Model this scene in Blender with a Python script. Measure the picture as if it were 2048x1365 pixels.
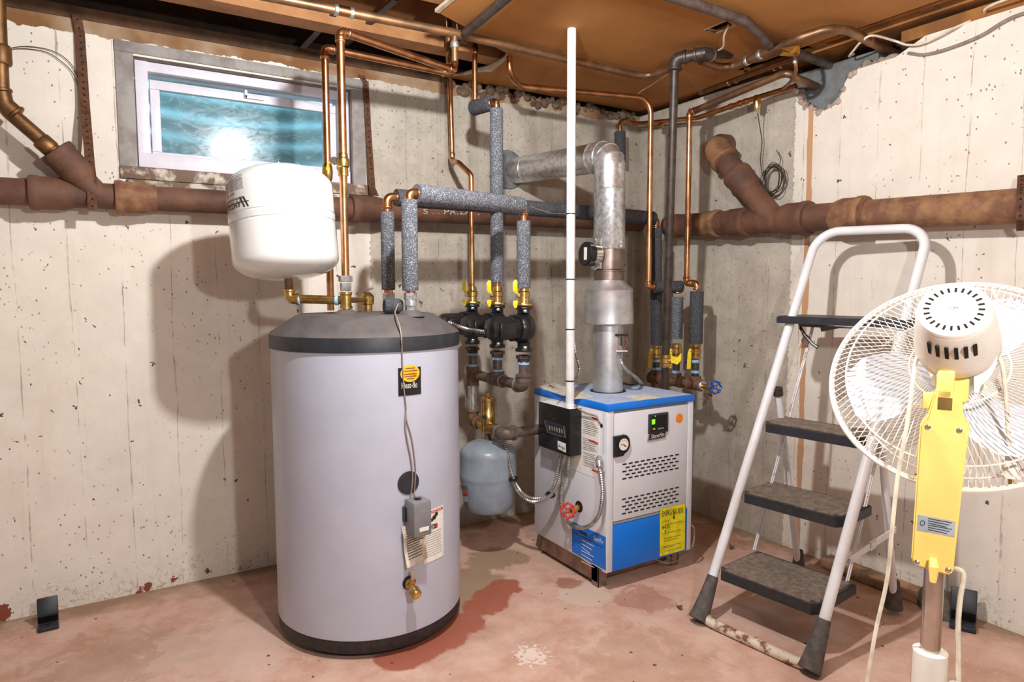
import bpy, bmesh, math, random
from mathutils import Vector, Matrix
from mathutils.geometry import tessellate_polygon
random.seed(7)
for o in list(bpy.data.objects): bpy.data.objects.remove(o, do_unlink=True)
S = bpy.context.scene
COL = S.collection

# ------------------------------------------------------------------ camera
FPX, YAW, PITCH, ROLL, HC = 1334.67, .547786, .0795633, -.0022032, 1.15
_f = Vector((math.sin(YAW)*math.cos(PITCH), math.cos(YAW)*math.cos(PITCH), -math.sin(PITCH)))
_r = Vector((math.cos(YAW), -math.sin(YAW), 0)); _u = _r.cross(_f)
RT = _r*math.cos(ROLL) + _u*math.sin(ROLL)
UP = _u*math.cos(ROLL) - _r*math.sin(ROLL)
FW = _f
CAMP = Vector((0, 0, HC))
cd = bpy.data.cameras.new('camera'); cam = bpy.data.objects.new('camera', cd); COL.objects.link(cam)
cd.sensor_fit = 'HORIZONTAL'; cd.sensor_width = 36; cd.lens = FPX*36/2048; cd.clip_start = .02; cd.clip_end = 60
m3 = Matrix((RT, UP, -FW)).transposed().to_4x4(); m3.translation = CAMP
cam.matrix_world = m3
S.camera = cam

# ------------------------------------------------------------------ light, exposure
w = bpy.data.worlds.new('world'); S.world = w; w.use_nodes = True
w.node_tree.nodes['Background'].inputs[0].default_value = (1.0, .93, .85, 1)
w.node_tree.nodes['Background'].inputs[1].default_value = .30
def lamp(name, kind, loc, energy, color, size):
    l = bpy.data.lights.new(name, kind); o = bpy.data.objects.new(name, l); COL.objects.link(o)
    l.energy = energy; l.color = color; o.location = loc
    if kind == 'POINT': l.shadow_soft_size = size
    return o, l
lamp('ceiling_bulb_light', 'POINT', (.72, 1.27, 2.0), 100, (.99, .99, .985), .028)
lamp('flash_beside_camera', 'POINT', (.60, -.10, 1.52), 58, (.99, .99, .985), .04)  # unseen flash right of and above the camera, placed from its wall shadows
do, dl = lamp('daylight_into_window_well', 'AREA', (.52, 3.35, 2.45), 16, (.72, .92, 1.0), 1)
dl.shape = 'RECTANGLE'; dl.size = .8; dl.size_y = .4
vs = S.view_settings
vs.view_transform = 'Standard'; vs.look = 'None'; vs.exposure = 0.08; vs.gamma = 1; vs.use_curve_mapping = False

# ------------------------------------------------------------------ pixels -> places
WA, WB = 2.82233, 2.54417
def ray(px, py):
    return RT*((px-1024)/FPX) + UP*(-(py-682.5)/FPX) + FW
def PY(px, py, y): d = ray(px, py); return CAMP + d*(y/d.y)
def PX(px, py, x): d = ray(px, py); return CAMP + d*(x/d.x)
def PZ(px, py, z): d = ray(px, py); return CAMP + d*((z-HC)/d.z)
def PA(px, py, d): return PY(px, py, WA-d)
def PB(px, py, d): return PX(px, py, WB-d)
def PD(px, py, dep): return CAMP + ray(px, py)*dep
def PL(px, py, D): d = ray(px, py); k = D/math.hypot(d.x, d.y); return Vector((d.x*k, d.y*k))
def VZ(xy, py):
    b = Vector((xy[0], xy[1], 0)) - CAMP
    q = (682.5-py)/FPX
    return (q*b.dot(FW) - b.dot(UP)) / (UP.z - q*FW.z)
def depth(p): return (Vector(p)-CAMP).dot(FW)
def V(xy, py): return Vector((xy[0], xy[1], VZ(xy, py)))
def V3(x, y, z): return Vector((x, y, z))

# ------------------------------------------------------------------ materials
def srgb(c):
    def k(v):
        v = v/255.0
        return v/12.92 if v <= .04045 else ((v+.055)/1.055)**2.4
    return (k(c[0]), k(c[1]), k(c[2]), 1)
def newmat(name):
    m = bpy.data.materials.new(name); m.use_nodes = True
    nt = m.node_tree; return m, nt, nt.nodes['Principled BSDF']
def nd(nt, t, **kw):
    n = nt.nodes.new(t)
    for k, v in kw.items(): setattr(n, k, v)
    return n
def noise(nt, scale, detail=3, rough=.55, vec=None, dist=0):
    n = nd(nt, 'ShaderNodeTexNoise'); n.inputs['Scale'].default_value = scale
    n.inputs['Detail'].default_value = detail; n.inputs['Roughness'].default_value = rough
    n.inputs['Distortion'].default_value = dist
    if vec is not None: nt.links.new(vec, n.inputs['Vector'])
    return n
def ramp(nt, sock, a, b, c0=(0, 0, 0, 1), c1=(1, 1, 1, 1)):
    r = nd(nt, 'ShaderNodeValToRGB'); r.color_ramp.elements[0].position = a; r.color_ramp.elements[1].position = b
    r.color_ramp.elements[0].color = c0; r.color_ramp.elements[1].color = c1
    nt.links.new(sock, r.inputs[0]); return r.outputs[0]
def mixc(nt, fac, a, b):
    n = nd(nt, 'ShaderNodeMix', data_type='RGBA')
    for i, s in ((0, fac), (6, a), (7, b)):
        if hasattr(s, 'is_linked'): nt.links.new(s, n.inputs[i])
        else: n.inputs[i].default_value = s
    return n.outputs[2]
def math_(nt, op, a, b=0, c=None):
    n = nd(nt, 'ShaderNodeMath', operation=op)
    for i, s in enumerate((a, b) if c is None else (a, b, c)):
        if hasattr(s, 'is_linked'): nt.links.new(s, n.inputs[i])
        else: n.inputs[i].default_value = s
    return n.outputs[0]
def bump(nt, p, sock, strength, dist=.01):
    b = nd(nt, 'ShaderNodeBump'); b.inputs['Strength'].default_value = strength; b.inputs['Distance'].default_value = dist
    nt.links.new(sock, b.inputs['Height']); nt.links.new(b.outputs[0], p.inputs['Normal']); return b
def pos(nt): return nd(nt, 'ShaderNodeNewGeometry').outputs['Position']
def mapping(nt, vec, scale):
    n = nd(nt, 'ShaderNodeMapping'); n.inputs['Scale'].default_value = scale; nt.links.new(vec, n.inputs[0]); return n.outputs[0]
def mat(name, c, rough=.5, metal=0, c2=None, ns=30, lo=.4, hi=.65, bs=None, bst=.2, spec=None, coat=0):
    m, nt, p = newmat(name)
    p.inputs['Roughness'].default_value = rough; p.inputs['Metallic'].default_value = metal
    if spec is not None: p.inputs['Specular IOR Level'].default_value = spec
    if coat: p.inputs['Coat Weight'].default_value = coat; p.inputs['Coat Roughness'].default_value = .08
    v = pos(nt)
    n = noise(nt, ns, 4, .6, v)
    if c2 is None:
        c2 = tuple(max(0, x*.86) for x in c)
    nt.links.new(mixc(nt, ramp(nt, n.outputs[0], lo, hi), srgb(c), srgb(c2)), p.inputs['Base Color'])
    if bs: bump(nt, p, noise(nt, bs, 3, .6, v).outputs[0], bst, .004)
    return m
M = {}
M['copper'] = mat('copper', (222, 164, 118), .32, 1, (176, 120, 80), 18)
M['old_copper'] = mat('old_copper', (158, 118, 84), .46, .8, (108, 84, 64), 14, .35, .7)
M['brass'] = mat('brass', (226, 190, 118), .30, 1, (176, 138, 78), 25)
M['galv'] = mat('galvanised_steel', (226, 228, 230), .36, .9, (186, 190, 194), 60, .45, .6)
M['alu'] = mat('aluminium', (230, 232, 234), .40, .88, (196, 198, 202), 12)
M['hotmetal'] = mat('heat_tinted_steel', (170, 152, 144), .4, 1, (128, 112, 106), 16)
M['chrome'] = mat('chrome', (225, 222, 218), .16, 1, (190, 180, 170), 8)
M['bolt'] = mat('zinc_bolt', (205, 205, 200), .3, 1)
M['bx'] = mat('armoured_cable', (205, 205, 200), .33, 1, (150, 150, 146), 20)
M['wastecopper'] = mat('tarnished_waste_copper', (146, 106, 68), .5, .85, (92, 68, 46), 14, .35, .65)
M['treaddark'] = mat('tread_groove', (78, 70, 64), .9, 0, (60, 54, 50), 50)
M['iron'] = mat('grey_iron_pipe', (112, 100, 94), .5, .35, (84, 70, 62), 30, bs=120)
M['rustiron'] = mat('rusty_iron_fitting', (120, 88, 68), .75, .1, (92, 62, 46), 30, bs=120, bst=.4)
M['blackiron'] = mat('black_iron_pipe', (74, 62, 56), .45, .3, (48, 40, 37), 25)
M['cast'] = mat('rusty_cast_iron', (112, 76, 56), .72, 0, (82, 56, 44), 9, .35, .65, bs=60, bst=.5)
M['cast2'] = mat('ochre_cast_iron', (150, 112, 76), .78, 0, (112, 76, 56), 14, .38, .6, bs=60, bst=.5)
M['black'] = mat('black_enamel', (26, 27, 30), .28, 0, (18, 18, 20), 20)
M['blackplastic'] = mat('black_plastic', (44, 47, 54), .45, 0, (34, 36, 42), 30)
M['lid'] = mat('dusty_black_lid', (96, 90, 88), .65, 0, (72, 69, 70), 14, .3, .7, bs=300, bst=.1)
M['tankgrey'] = mat('grey_tank_jacket', (186, 190, 206), .36, 0, (179, 183, 199), 5)
M['tankbase'] = mat('black_rubber', (34, 33, 35), .6, 0, (52, 50, 50), 60)
M['whitetank'] = mat('white_enamel', (226, 228, 226), .16, 0, (220, 222, 221), 4, coat=.4)
M['bluegrey'] = mat('blue_grey_enamel', (142, 154, 166), .34, 0, (126, 138, 150), 14)
M['white'] = mat('white_paint_metal', (232, 232, 236), .3, 0, (222, 222, 226), 12)
M['jacket'] = mat('boiler_white_jacket', (216, 219, 226), .35, 0, (209, 212, 219), 7)
M['blue'] = mat('boiler_blue', (4, 116, 222), .35, 0, (3, 110, 214), 10)
M['yellow'] = mat('yellow_handle', (244, 214, 30), .35)
M['fanyellow'] = mat('fan_yellow', (250, 220, 126), .32, 0, (246, 215, 118), 9)
M['fanwhite'] = mat('fan_cream', (236, 230, 220), .35, 0, (226, 218, 206), 14)
M['fanblade'] = mat('fan_blade', (222, 226, 236), .25, 0, (214, 218, 230), 6)
M['cordwhite'] = mat('cream_cord', (238, 228, 206), .45)
M['vinyl'] = mat('window_vinyl', (222, 220, 230), .38, 0, (214, 211, 222), 20)
M['pvc'] = mat('white_pvc', (226, 226, 224), .35, 0, (210, 210, 210), 30)
M['paper'] = mat('paper', (236, 234, 228), .7, 0, (226, 222, 214), 40)
M['paperdirty'] = mat('stained_paper', (226, 220, 206), .7, 0, (150, 126, 106), 14, .42, .72)
M['ink'] = mat('print_ink', (40, 38, 40), .6)
M['inkgrey'] = mat('grey_print', (150, 148, 146), .7)
M['red'] = mat('red_print', (214, 70, 60), .5)
M['redvalve'] = mat('red_valve', (206, 62, 48), .35, 0, (180, 46, 36), 60)
M['bluevalve'] = mat('blue_valve', (28, 76, 168), .35)
M['tape'] = mat('blue_tape', (150, 190, 228), .6, 0, (120, 160, 204), 60)
M['orange'] = mat('orange_sticker', (255, 140, 40), .5)
M['yorange'] = mat('yellow_orange_sticker', (252, 186, 40), .5)
M['eyellow'] = mat('label_yellow', (240, 226, 22), .5)
M['aqua'] = mat('control_grey', (126, 127, 131), .5, 0, (118, 119, 123), 30)
M['wire'] = mat('brown_wire', (150, 134, 120), .5)
M['darkwire'] = mat('dark_wire', (62, 52, 44), .6)
M['greywood'] = mat('weathered_grey_wood', (158, 154, 150), .8, 0, (128, 120, 114), 12, bs=80, bst=.3)
M['rotwood'] = mat('flaking_sill_wood', (120, 98, 84), .9, 0, (206, 196, 180), 16, .48, .6, bs=60, bst=.6)
M['sillwood'] = mat('dark_sill_wood', (96, 70, 46), .85, 0, (66, 46, 32), 10, bs=60, bst=.4)
M['joist'] = mat('joist_wood', (172, 122, 78), .8, 0, (146, 98, 58), 8, bs=60, bst=.3)
M['darkwood'] = mat('dark_floor_deck', (70, 50, 34), .9, 0, (52, 36, 26), 10)
M['board'] = mat('tan_fibreboard', (182, 124, 62), .85, 0, (168, 112, 54), 5, .3, .7, bs=200, bst=.08)
M['tornboard'] = mat('torn_board_edge', (206, 188, 164), .9)
M['orangewood'] = mat('ledger_wood', (160, 104, 48), .8, 0, (126, 82, 40), 8, bs=60, bst=.3)
M['baseboardwood'] = mat('old_floor_timber', (176, 138, 104), .85, 0, (104, 78, 58), 12, bs=60, bst=.5)
M['strap'] = mat('rusty_strap', (104, 66, 42), .8, .2, (72, 46, 32), 60)
M['hole'] = mat('dark_opening', (14, 12, 11), .9)
M['mortar'] = mat('grey_mortar', (122, 126, 126), .9, 0, (98, 100, 100), 14, bs=60, bst=.5)
M['mortarpink'] = mat('rough_mortar', (186, 166, 152), .95, 0, (150, 130, 118), 30, bs=60, bst=.8)
M['mortarbrown'] = mat('brown_mortar', (118, 98, 78), .95, 0, (76, 62, 50), 20, bs=60, bst=.8)
M['plate'] = mat('pale_rating_plate', (178, 186, 196), .4)
M['tread'] = mat('dusty_tread', (146, 132, 118), .9, 0, (112, 100, 90), 50, .35, .65)
M['rubber'] = mat('grey_rubber', (74, 70, 68), .8, 0, (100, 92, 86), 40)
M['rustywhite'] = mat('rusty_white_tube', (214, 200, 182), .6, 0, (122, 82, 54), 24, .5, .6)
M['dusty_crumple'] = mat('dusty_crumpled_plastic', (74, 68, 60), .6, 0, (120, 110, 98), 30)
M['tapeyellow'] = mat('yellow_caution_tape', (206, 148, 40), .6)
M['screenframe'] = mat('screen_frame', (46, 48, 50), .35)
def emis(name, c, e):
    m, nt, p = newmat(name); p.inputs['Base Color'].default_value = srgb(c)
    p.inputs['Emission Color'].default_value = srgb(c); p.inputs['Emission Strength'].default_value = e; return m
M['greenled'] = emis('green_led', (110, 255, 30), 1.4)
def foam():
    m, nt, p = newmat('grey_pipe_foam'); v = pos(nt)
    n = noise(nt, 260, 2, .7, v)
    nt.links.new(mixc(nt, ramp(nt, n.outputs[0], .5, .68), srgb((74, 78, 86)), srgb((168, 172, 180))), p.inputs['Base Color'])
    p.inputs['Roughness'].default_value = .85; bump(nt, p, n.outputs[0], .5, .003); return m
M['foam'] = foam()
def foamdark():
    m, nt, p = newmat('dark_pipe_foam'); v = pos(nt)
    n = noise(nt, 260, 2, .7, v)
    nt.links.new(mixc(nt, ramp(nt, n.outputs[0], .5, .7), srgb((54, 56, 62)), srgb((110, 112, 118))), p.inputs['Base Color'])
    p.inputs['Roughness'].default_value = .85; bump(nt, p, n.outputs[0], .5, .003); return m
M['foamdark'] = foamdark()
def glass():
    m, nt, p = newmat('dirty_window_glass'); v = pos(nt)
    p.inputs['Base Color'].default_value = (.55, .80, .86, 1)
    p.inputs['Transmission Weight'].default_value = .82; p.inputs['Roughness'].default_value = .12; p.inputs['IOR'].default_value = 1.3
    n = noise(nt, 14, 6, .7, mapping(nt, v, (1, 1, 2.4)), 2.5)
    nt.links.new(ramp(nt, n.outputs[0], .35, .75, (.10, .10, .10, 1), (.34, .34, .34, 1)), p.inputs['Roughness'])
    nt.links.new(mixc(nt, ramp(nt, n.outputs[0], .5, .72), (.34, .62, .70, 1), (.66, .84, .88, 1)), p.inputs['Base Color'])
    return m
M['glass'] = glass()
M['clear'] = newmat('clear_cover')[0]
_p = M['clear'].node_tree.nodes['Principled BSDF']; _p.inputs['Transmission Weight'].default_value = 1; _p.inputs['Roughness'].default_value = .05
_p.inputs['Base Color'].default_value = (.6, .6, .6, 1)
M['wellsteel'] = mat('corrugated_well_steel', (150, 172, 178), .5, .3, (110, 132, 140), 14)

def wall_mat(name, axis, edge, gray_side, rust=None, chips=()):
    """painted / bare concrete wall: axis 0 or 1 = coordinate along the wall, bare beyond 'edge'"""
    m, nt, p = newmat(name); v = pos(nt)
    sep = nd(nt, 'ShaderNodeSeparateXYZ'); nt.links.new(v, sep.inputs[0])
    u, z = sep.outputs[axis], sep.outputs[2]
    big = noise(nt, 2.2, 4, .6, v).outputs[0]
    mid = noise(nt, 9, 5, .65, v).outputs[0]
    fine = noise(nt, 70, 4, .65, v).outputs[0]
    streak = noise(nt, 4, 4, .65, mapping(nt, v, (3, 3, .22)), 1.2).outputs[0]
    paint = mixc(nt, ramp(nt, mid, .35, .7), srgb((232, 224, 212)), srgb((222, 213, 201)))
    paint = mixc(nt, math_(nt, 'MULTIPLY', ramp(nt, streak, .55, .8), .5), paint, srgb((206, 192, 174)))
    conc = mixc(nt, ramp(nt, mid, .3, .7), srgb((196, 187, 173)), srgb((168, 160, 149)))
    conc = mixc(nt, math_(nt, 'MULTIPLY', ramp(nt, streak, .5, .8), math_(nt, 'ADD', .3, math_(nt, 'MULTIPLY', ramp(nt, z, 1.2, 2.1), .7))), conc, srgb((118, 106, 94)))
    conc = mixc(nt, math_(nt, 'MULTIPLY', ramp(nt, fine, .58, .7), .7), conc, srgb((128, 118, 106)))
    e = math_(nt, 'ADD', u, math_(nt, 'MULTIPLY', math_(nt, 'SUBTRACT', fine, .5), .035))
    mask = math_(nt, 'GREATER_THAN', e, edge) if gray_side > 0 else math_(nt, 'GREATER_THAN', e, edge)
    col = mixc(nt, mask, paint, conc)
    # dark specks of dirt and cobweb debris
    vo = nd(nt, 'ShaderNodeTexVoronoi'); vo.inputs['Scale'].default_value = 16; vo.inputs['Randomness'].default_value = 1
    wn = nd(nt, 'ShaderNodeTexNoise'); wn.inputs['Scale'].default_value = 55; wn.inputs['Detail'].default_value = 2; nt.links.new(v, wn.inputs['Vector'])
    vm = nd(nt, 'ShaderNodeVectorMath', operation='MULTIPLY_ADD'); nt.links.new(wn.outputs['Color'], vm.inputs[0]); vm.inputs[1].default_value = (.05, .05, .05); nt.links.new(v, vm.inputs[2])
    nt.links.new(vm.outputs[0], vo.inputs['Vector'])
    sp = math_(nt, 'LESS_THAN', math_(nt, 'ADD', vo.outputs['Distance'], math_(nt, 'MULTIPLY', big, .25)), .20)
    vo2 = nd(nt, 'ShaderNodeTexVoronoi'); vo2.inputs['Scale'].default_value = 45; nt.links.new(mapping(nt, v, (1, 1, .7)), vo2.inputs['Vector'])
    sp2 = math_(nt, 'MULTIPLY', math_(nt, 'LESS_THAN', vo2.outputs['Distance'], .13), ramp(nt, big, .45, .6))
    spk = math_(nt, 'MAXIMUM', sp, math_(nt, 'MULTIPLY', sp2, .75))
    col = mixc(nt, spk, col, srgb((92, 78, 66)))
    # vertical form-board seams
    sa = math_(nt, 'ADD', math_(nt, 'MULTIPLY', u, 6.3), math_(nt, 'MULTIPLY', streak, .25))
    fr = math_(nt, 'ABSOLUTE', math_(nt, 'SUBTRACT', math_(nt, 'FRACT', sa), .5))
    seam = math_(nt, 'MULTIPLY', math_(nt, 'LESS_THAN', fr, .012), ramp(nt, mid, .42, .62))
    col = mixc(nt, math_(nt, 'MULTIPLY', seam, .6), col, srgb((120, 106, 92)))
    # patchy browner tone towards the floor and stained mortar along the top
    dz = math_(nt, 'ADD', z, math_(nt, 'MULTIPLY', math_(nt, 'SUBTRACT', mid, .5), .35))
    low = ramp(nt, dz, 0.0, .12, (1, 1, 1, 1), (0, 0, 0, 1))
    col = mixc(nt, math_(nt, 'MULTIPLY', low, math_(nt, 'MULTIPLY', ramp(nt, noise(nt, 38, 5, .75, v, 1.5).outputs[0], .52, .64), .7)), col, srgb((138, 120, 100)))
    if rust:
        n2 = math_(nt, 'ADD', u, math_(nt, 'MULTIPLY', math_(nt, 'SUBTRACT', streak, .5), .03))
        d = math_(nt, 'ABSOLUTE', math_(nt, 'SUBTRACT', n2, rust))
        rs = math_(nt, 'MULTIPLY', math_(nt, 'LESS_THAN', math_(nt, 'ADD', d, math_(nt, 'MULTIPLY', noise(nt, 3, 3, .6, v).outputs[0], .012)), .0185), math_(nt, 'LESS_THAN', z, 1.93))
        col = mixc(nt, math_(nt, 'MULTIPLY', rs, .85), col, srgb((190, 134, 82)))
    for cu_, cz_, cr_ in chips:      # chips down to old red paint
        dx = math_(nt, 'SUBTRACT', u, cu_); dz_ = math_(nt, 'SUBTRACT', z, cz_)
        dd = math_(nt, 'SQRT', math_(nt, 'ADD', math_(nt, 'MULTIPLY', dx, dx), math_(nt, 'MULTIPLY', dz_, dz_)))
        dd = math_(nt, 'ADD', dd, math_(nt, 'MULTIPLY', math_(nt, 'SUBTRACT', fine, .5), .05))
        col = mixc(nt, math_(nt, 'LESS_THAN', dd, cr_), col, srgb((136, 70, 52)))
    tz = math_(nt, 'ADD', z, math_(nt, 'MULTIPLY', math_(nt, 'SUBTRACT', mid, .5), .07))
    if not rust:
        top = math_(nt, 'GREATER_THAN', tz, 2.035)
        tan = mixc(nt, ramp(nt, big, .45, .6), srgb((170, 148, 122)), srgb((128, 88, 52)))
        col = mixc(nt, top, col, tan)
    nt.links.new(col, p.inputs['Base Color'])
    p.inputs['Roughness'].default_value = .88
    h = math_(nt, 'ADD', math_(nt, 'MULTIPLY', mid, .5), math_(nt, 'SUBTRACT', math_(nt, 'MULTIPLY', fine, .25), math_(nt, 'MULTIPLY', spk, .25)))
    bump(nt, p, h, .5, .006)
    return m
M['wall_back'] = wall_mat('painted_concrete_back', 0, 1.0, 1, None, [(PA(px, py, 0).x, PA(px, py, 0).z, r) for px, py, r in ((415, 1144, .011), (347, 1160, .010), (296, 1176, .016), (280, 1184, .014), (2, 1228, .03))])
def floor_mat():
    m, nt, p = newmat('worn_red_painted_floor'); v = pos(nt)
    sep = nd(nt, 'ShaderNodeSeparateXYZ'); nt.links.new(v, sep.inputs[0])
    big = noise(nt, 1.6, 5, .6, v).outputs[0]
    mid = noise(nt, 7, 6, .65, v).outputs[0]
    fine = noise(nt, 60, 4, .6, v).outputs[0]
    col = mixc(nt, ramp(nt, mid, .35, .68), srgb((192, 148, 128)), srgb((214, 182, 166)))
    col = mixc(nt, ramp(nt, big, .52, .72), col, srgb((170, 136, 116)))
    col = mixc(nt, math_(nt, 'MULTIPLY', ramp(nt, fine, .58, .74), .6), col, srgb((222, 196, 182)))
    def blob(c, px, py, r, k, amount=1, src=None, sx=1, sy=1):
        nonlocal col
        pts = [(px, py)] if not isinstance(px, list) else px
        d = None
        for a in pts:
            q = PZ(a[0], a[1], 0)
            dx = math_(nt, 'SUBTRACT', sep.outputs[0], q.x); dy = math_(nt, 'SUBTRACT', sep.outputs[1], q.y)
            e_ = math_(nt, 'SQRT', math_(nt, 'ADD', math_(nt, 'MULTIPLY', dx, dx), math_(nt, 'MULTIPLY', dy, dy)))
            d = e_ if d is None else math_(nt, 'SMOOTH_MIN', d, e_, .06)
        d = math_(nt, 'ADD', d, math_(nt, 'MULTIPLY', math_(nt, 'SUBTRACT', src or mid, .5), k))
        f = ramp(nt, d, r*.9, r*1.06, (1, 1, 1, 1), (0, 0, 0, 1))
        col = mixc(nt, math_(nt, 'MULTIPLY', f, amount), col, srgb(c))
        return f
    n2 = noise(nt, 11, 6, .7, v, .8).outputs[0]
    n4 = noise(nt, 5, 6, .68, v, .6).outputs[0]
    blob((152, 128, 102), [(985, 1115), (935, 1165), (925, 1195)], 0, .13, .34, .85, n4)
    n3 = noise(nt, 6, 6, .68, v, .6).outputs[0]
    wet2 = blob((164, 92, 72), [(800, 1318), (850, 1300), (895, 1272), (925, 1245), (955, 1215), (985, 1195), (1012, 1175)], 0, .075, .15, .92, n3)
    wet = wet2
    blob((210, 190, 172), 1170, 1190, .10, .16, .8, n2)
    blob((150, 92, 70), 1138, 1168, .05, .10, .7, n2)
    blob((160, 108, 88), 1420, 1070, .16, .4, .6, n2)
    blob((156, 104, 84), 1290, 1200, .10, .3, .5, n2)
    blob((238, 224, 214), 1062, 1312, .045, .25, .7, fine)
    blob((160, 128, 108), 230, 1320, .22, .7, .4, n2)
    blob((214, 190, 178), 470, 1290, .24, .8, .4, n2)
    blob((170, 138, 116), 1280, 1330, .2, .7, .4, n2)
    # floor colour turns browner towards the walls
    e1 = math_(nt, 'SUBTRACT', WA, sep.outputs[1]); e2 = math_(nt, 'SUBTRACT', WB, sep.outputs[0])
    e = math_(nt, 'ADD', math_(nt, 'MINIMUM', e1, e2), math_(nt, 'MULTIPLY', math_(nt, 'SUBTRACT', mid, .5), .3))
    col = mixc(nt, math_(nt, 'MULTIPLY', ramp(nt, e, .02, .16, (1, 1, 1, 1), (0, 0, 0, 1)), .75), col, srgb((138, 112, 86)))
    vo = nd(nt, 'ShaderNodeTexVoronoi'); vo.inputs['Scale'].default_value = 13; nt.links.new(v, vo.inputs['Vector'])
    spk = math_(nt, 'LESS_THAN', math_(nt, 'ADD', vo.outputs['Distance'], math_(nt, 'MULTIPLY', fine, .3)), .20)
    col = mixc(nt, spk, col, srgb((92, 66, 50)))
    nt.links.new(col, p.inputs['Base Color'])
    rr = math_(nt, 'SUBTRACT', .78, math_(nt, 'MULTIPLY', math_(nt, 'MAXIMUM', wet, wet2), .35))
    nt.links.new(rr, p.inputs['Roughness'])
    bump(nt, p, math_(nt, 'ADD', mid, math_(nt, 'MULTIPLY', fine, .3)), .4, .006)
    return m
M['floor'] = floor_mat()
_e = PB(1588, 330, 0).y
M['wall_right'] = wall_mat('painted_concrete_right', 1, _e, 1, PB(1620, 300, 0).y, [(PB(1822, 1178, 0).y, PB(1822, 1178, 0).z, .018)])

# ------------------------------------------------------------------ mesh builder
class MB:
    def __init__(s): s.v = []; s.f = []
    def add(s, vs_, fs):
        o = len(s.v); s.v += [Vector(q) for q in vs_]; s.f += [tuple(i+o for i in f) for f in fs]; return s
    def obox(s, c, ux, uy, uz):
        c, ux, uy, uz = map(Vector, (c, ux, uy, uz))
        vs_ = [c+ux*a+uy*b+uz*d for d in (-1, 1) for b in (-1, 1) for a in (-1, 1)]
        f = [(0, 2, 3, 1), (4, 5, 7, 6), (0, 1, 5, 4), (2, 6, 7, 3), (0, 4, 6, 2), (1, 3, 7, 5)]
        if ux.cross(uy).dot(uz) < 0: f = [q[::-1] for q in f]
        return s.add(vs_, f)
    def box(s, x0, x1, y0, y1, z0, z1):
        return s.obox(((x0+x1)/2, (y0+y1)/2, (z0+z1)/2), ((x1-x0)/2, 0, 0), (0, (y1-y0)/2, 0), (0, 0, (z1-z0)/2))
    def bbox(s, x0, x1, y0, y1, z0, z1, b=.006, seg=2):
        return s.bobox(((x0+x1)/2, (y0+y1)/2, (z0+z1)/2), ((x1-x0)/2, 0, 0), (0, (y1-y0)/2, 0), (0, 0, (z1-z0)/2), b, seg)
    def bobox(s, c, ux, uy, uz, b=.006, seg=2):
        t = MB().obox(c, ux, uy, uz); bm = bmesh.new()
        vv = [bm.verts.new(q) for q in t.v]
        for f in t.f: bm.faces.new([vv[i] for i in f])
        bmesh.ops.bevel(bm, geom=bm.edges[:], offset=b, segments=seg, affect='EDGES', profile=.5)
        bm.verts.index_update()
        s.add([q.co.copy() for q in bm.verts], [[q.index for q in f.verts] for f in bm.faces]); bm.free(); return s
    def lathe(s, prof, o, axis=(0, 0, 1), n=28, cap=True):
        o = Vector(o); a = Vector(axis).normalized()
        t = Vector((1, 0, 0)) if abs(a.x) < .8 else Vector((0, 1, 0))
        e1 = a.cross(t).normalized(); e2 = a.cross(e1)
        vs_, fs = [], []
        for r, h in prof:
            for k in range(n):
                an = 2*math.pi*k/n
                vs_.append(o + a*h + (e1*math.cos(an)+e2*math.sin(an))*max(r, 1e-5))
        for i in range(len(prof)-1):
            for k in range(n):
                fs.append((i*n+k, i*n+(k+1) % n, (i+1)*n+(k+1) % n, (i+1)*n+k))
        if cap:
            fs.append(tuple(range(n))[::-1]); fs.append(tuple((len(prof)-1)*n+k for k in range(n)))
        return s.add(vs_, fs)
    def cyl(s, a, b, r, n=20, r2=None):
        a, b = Vector(a), Vector(b); L = (b-a).length
        return s.lathe([(r, 0), (r2 if r2 is not None else r, L)], a, b-a, n)
    def sweep(s, pts, r, n=12, closed=False):
        pts = [Vector(q) for q in pts]; N = len(pts)
        rs = r if isinstance(r, (list, tuple)) else [r]*N
        tg = []
        for i in range(N):
            a = pts[i-1] if (i > 0 or closed) else pts[i]; b = pts[(i+1) % N] if (i < N-1 or closed) else pts[i]
            d = b-a; tg.append(d.normalized() if d.length > 1e-9 else Vector((0, 0, 1)))
        up = Vector((0, 0, 1)) if abs(tg[0].z) < .9 else Vector((1, 0, 0))
        e1 = tg[0].cross(up).normalized(); vs_, fs = [], []
        for i in range(N):
            e1 = (e1 - tg[i]*e1.dot(tg[i])).normalized(); e2 = tg[i].cross(e1)
            for k in range(n):
                an = 2*math.pi*k/n; vs_.append(pts[i]+(e1*math.cos(an)+e2*math.sin(an))*rs[i])
        for i in range(N if closed else N-1):
            j = (i+1) % N
            for k in range(n): fs.append((i*n+k, i*n+(k+1) % n, j*n+(k+1) % n, j*n+k))
        if not closed:
            fs.append(tuple(range(n))[::-1]); fs.append(tuple((N-1)*n+k for k in range(n)))
        return s.add(vs_, fs)
    def strip(s, pts, wvec, th, nvec):
        """flat band of full width |wvec|*2 and thickness th along a polyline"""
        pts = [Vector(q) for q in pts]; vs_, fs = [], []
        for i, q in enumerate(pts):
            wv = Vector(wvec[i] if isinstance(wvec, list) else wvec); nv = Vector(nvec[i] if isinstance(nvec, list) else nvec).normalized()*th*.5
            vs_ += [q-wv-nv, q+wv-nv, q+wv+nv, q-wv+nv]
        for i in range(len(pts)-1):
            for k in range(4): fs.append((i*4+k, i*4+(k+1) % 4, i*4+4+(k+1) % 4, i*4+4+k))
        fs += [(3, 2, 1, 0), tuple(len(vs_)-4+k for k in range(4))]
        return s.add(vs_, fs)
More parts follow.
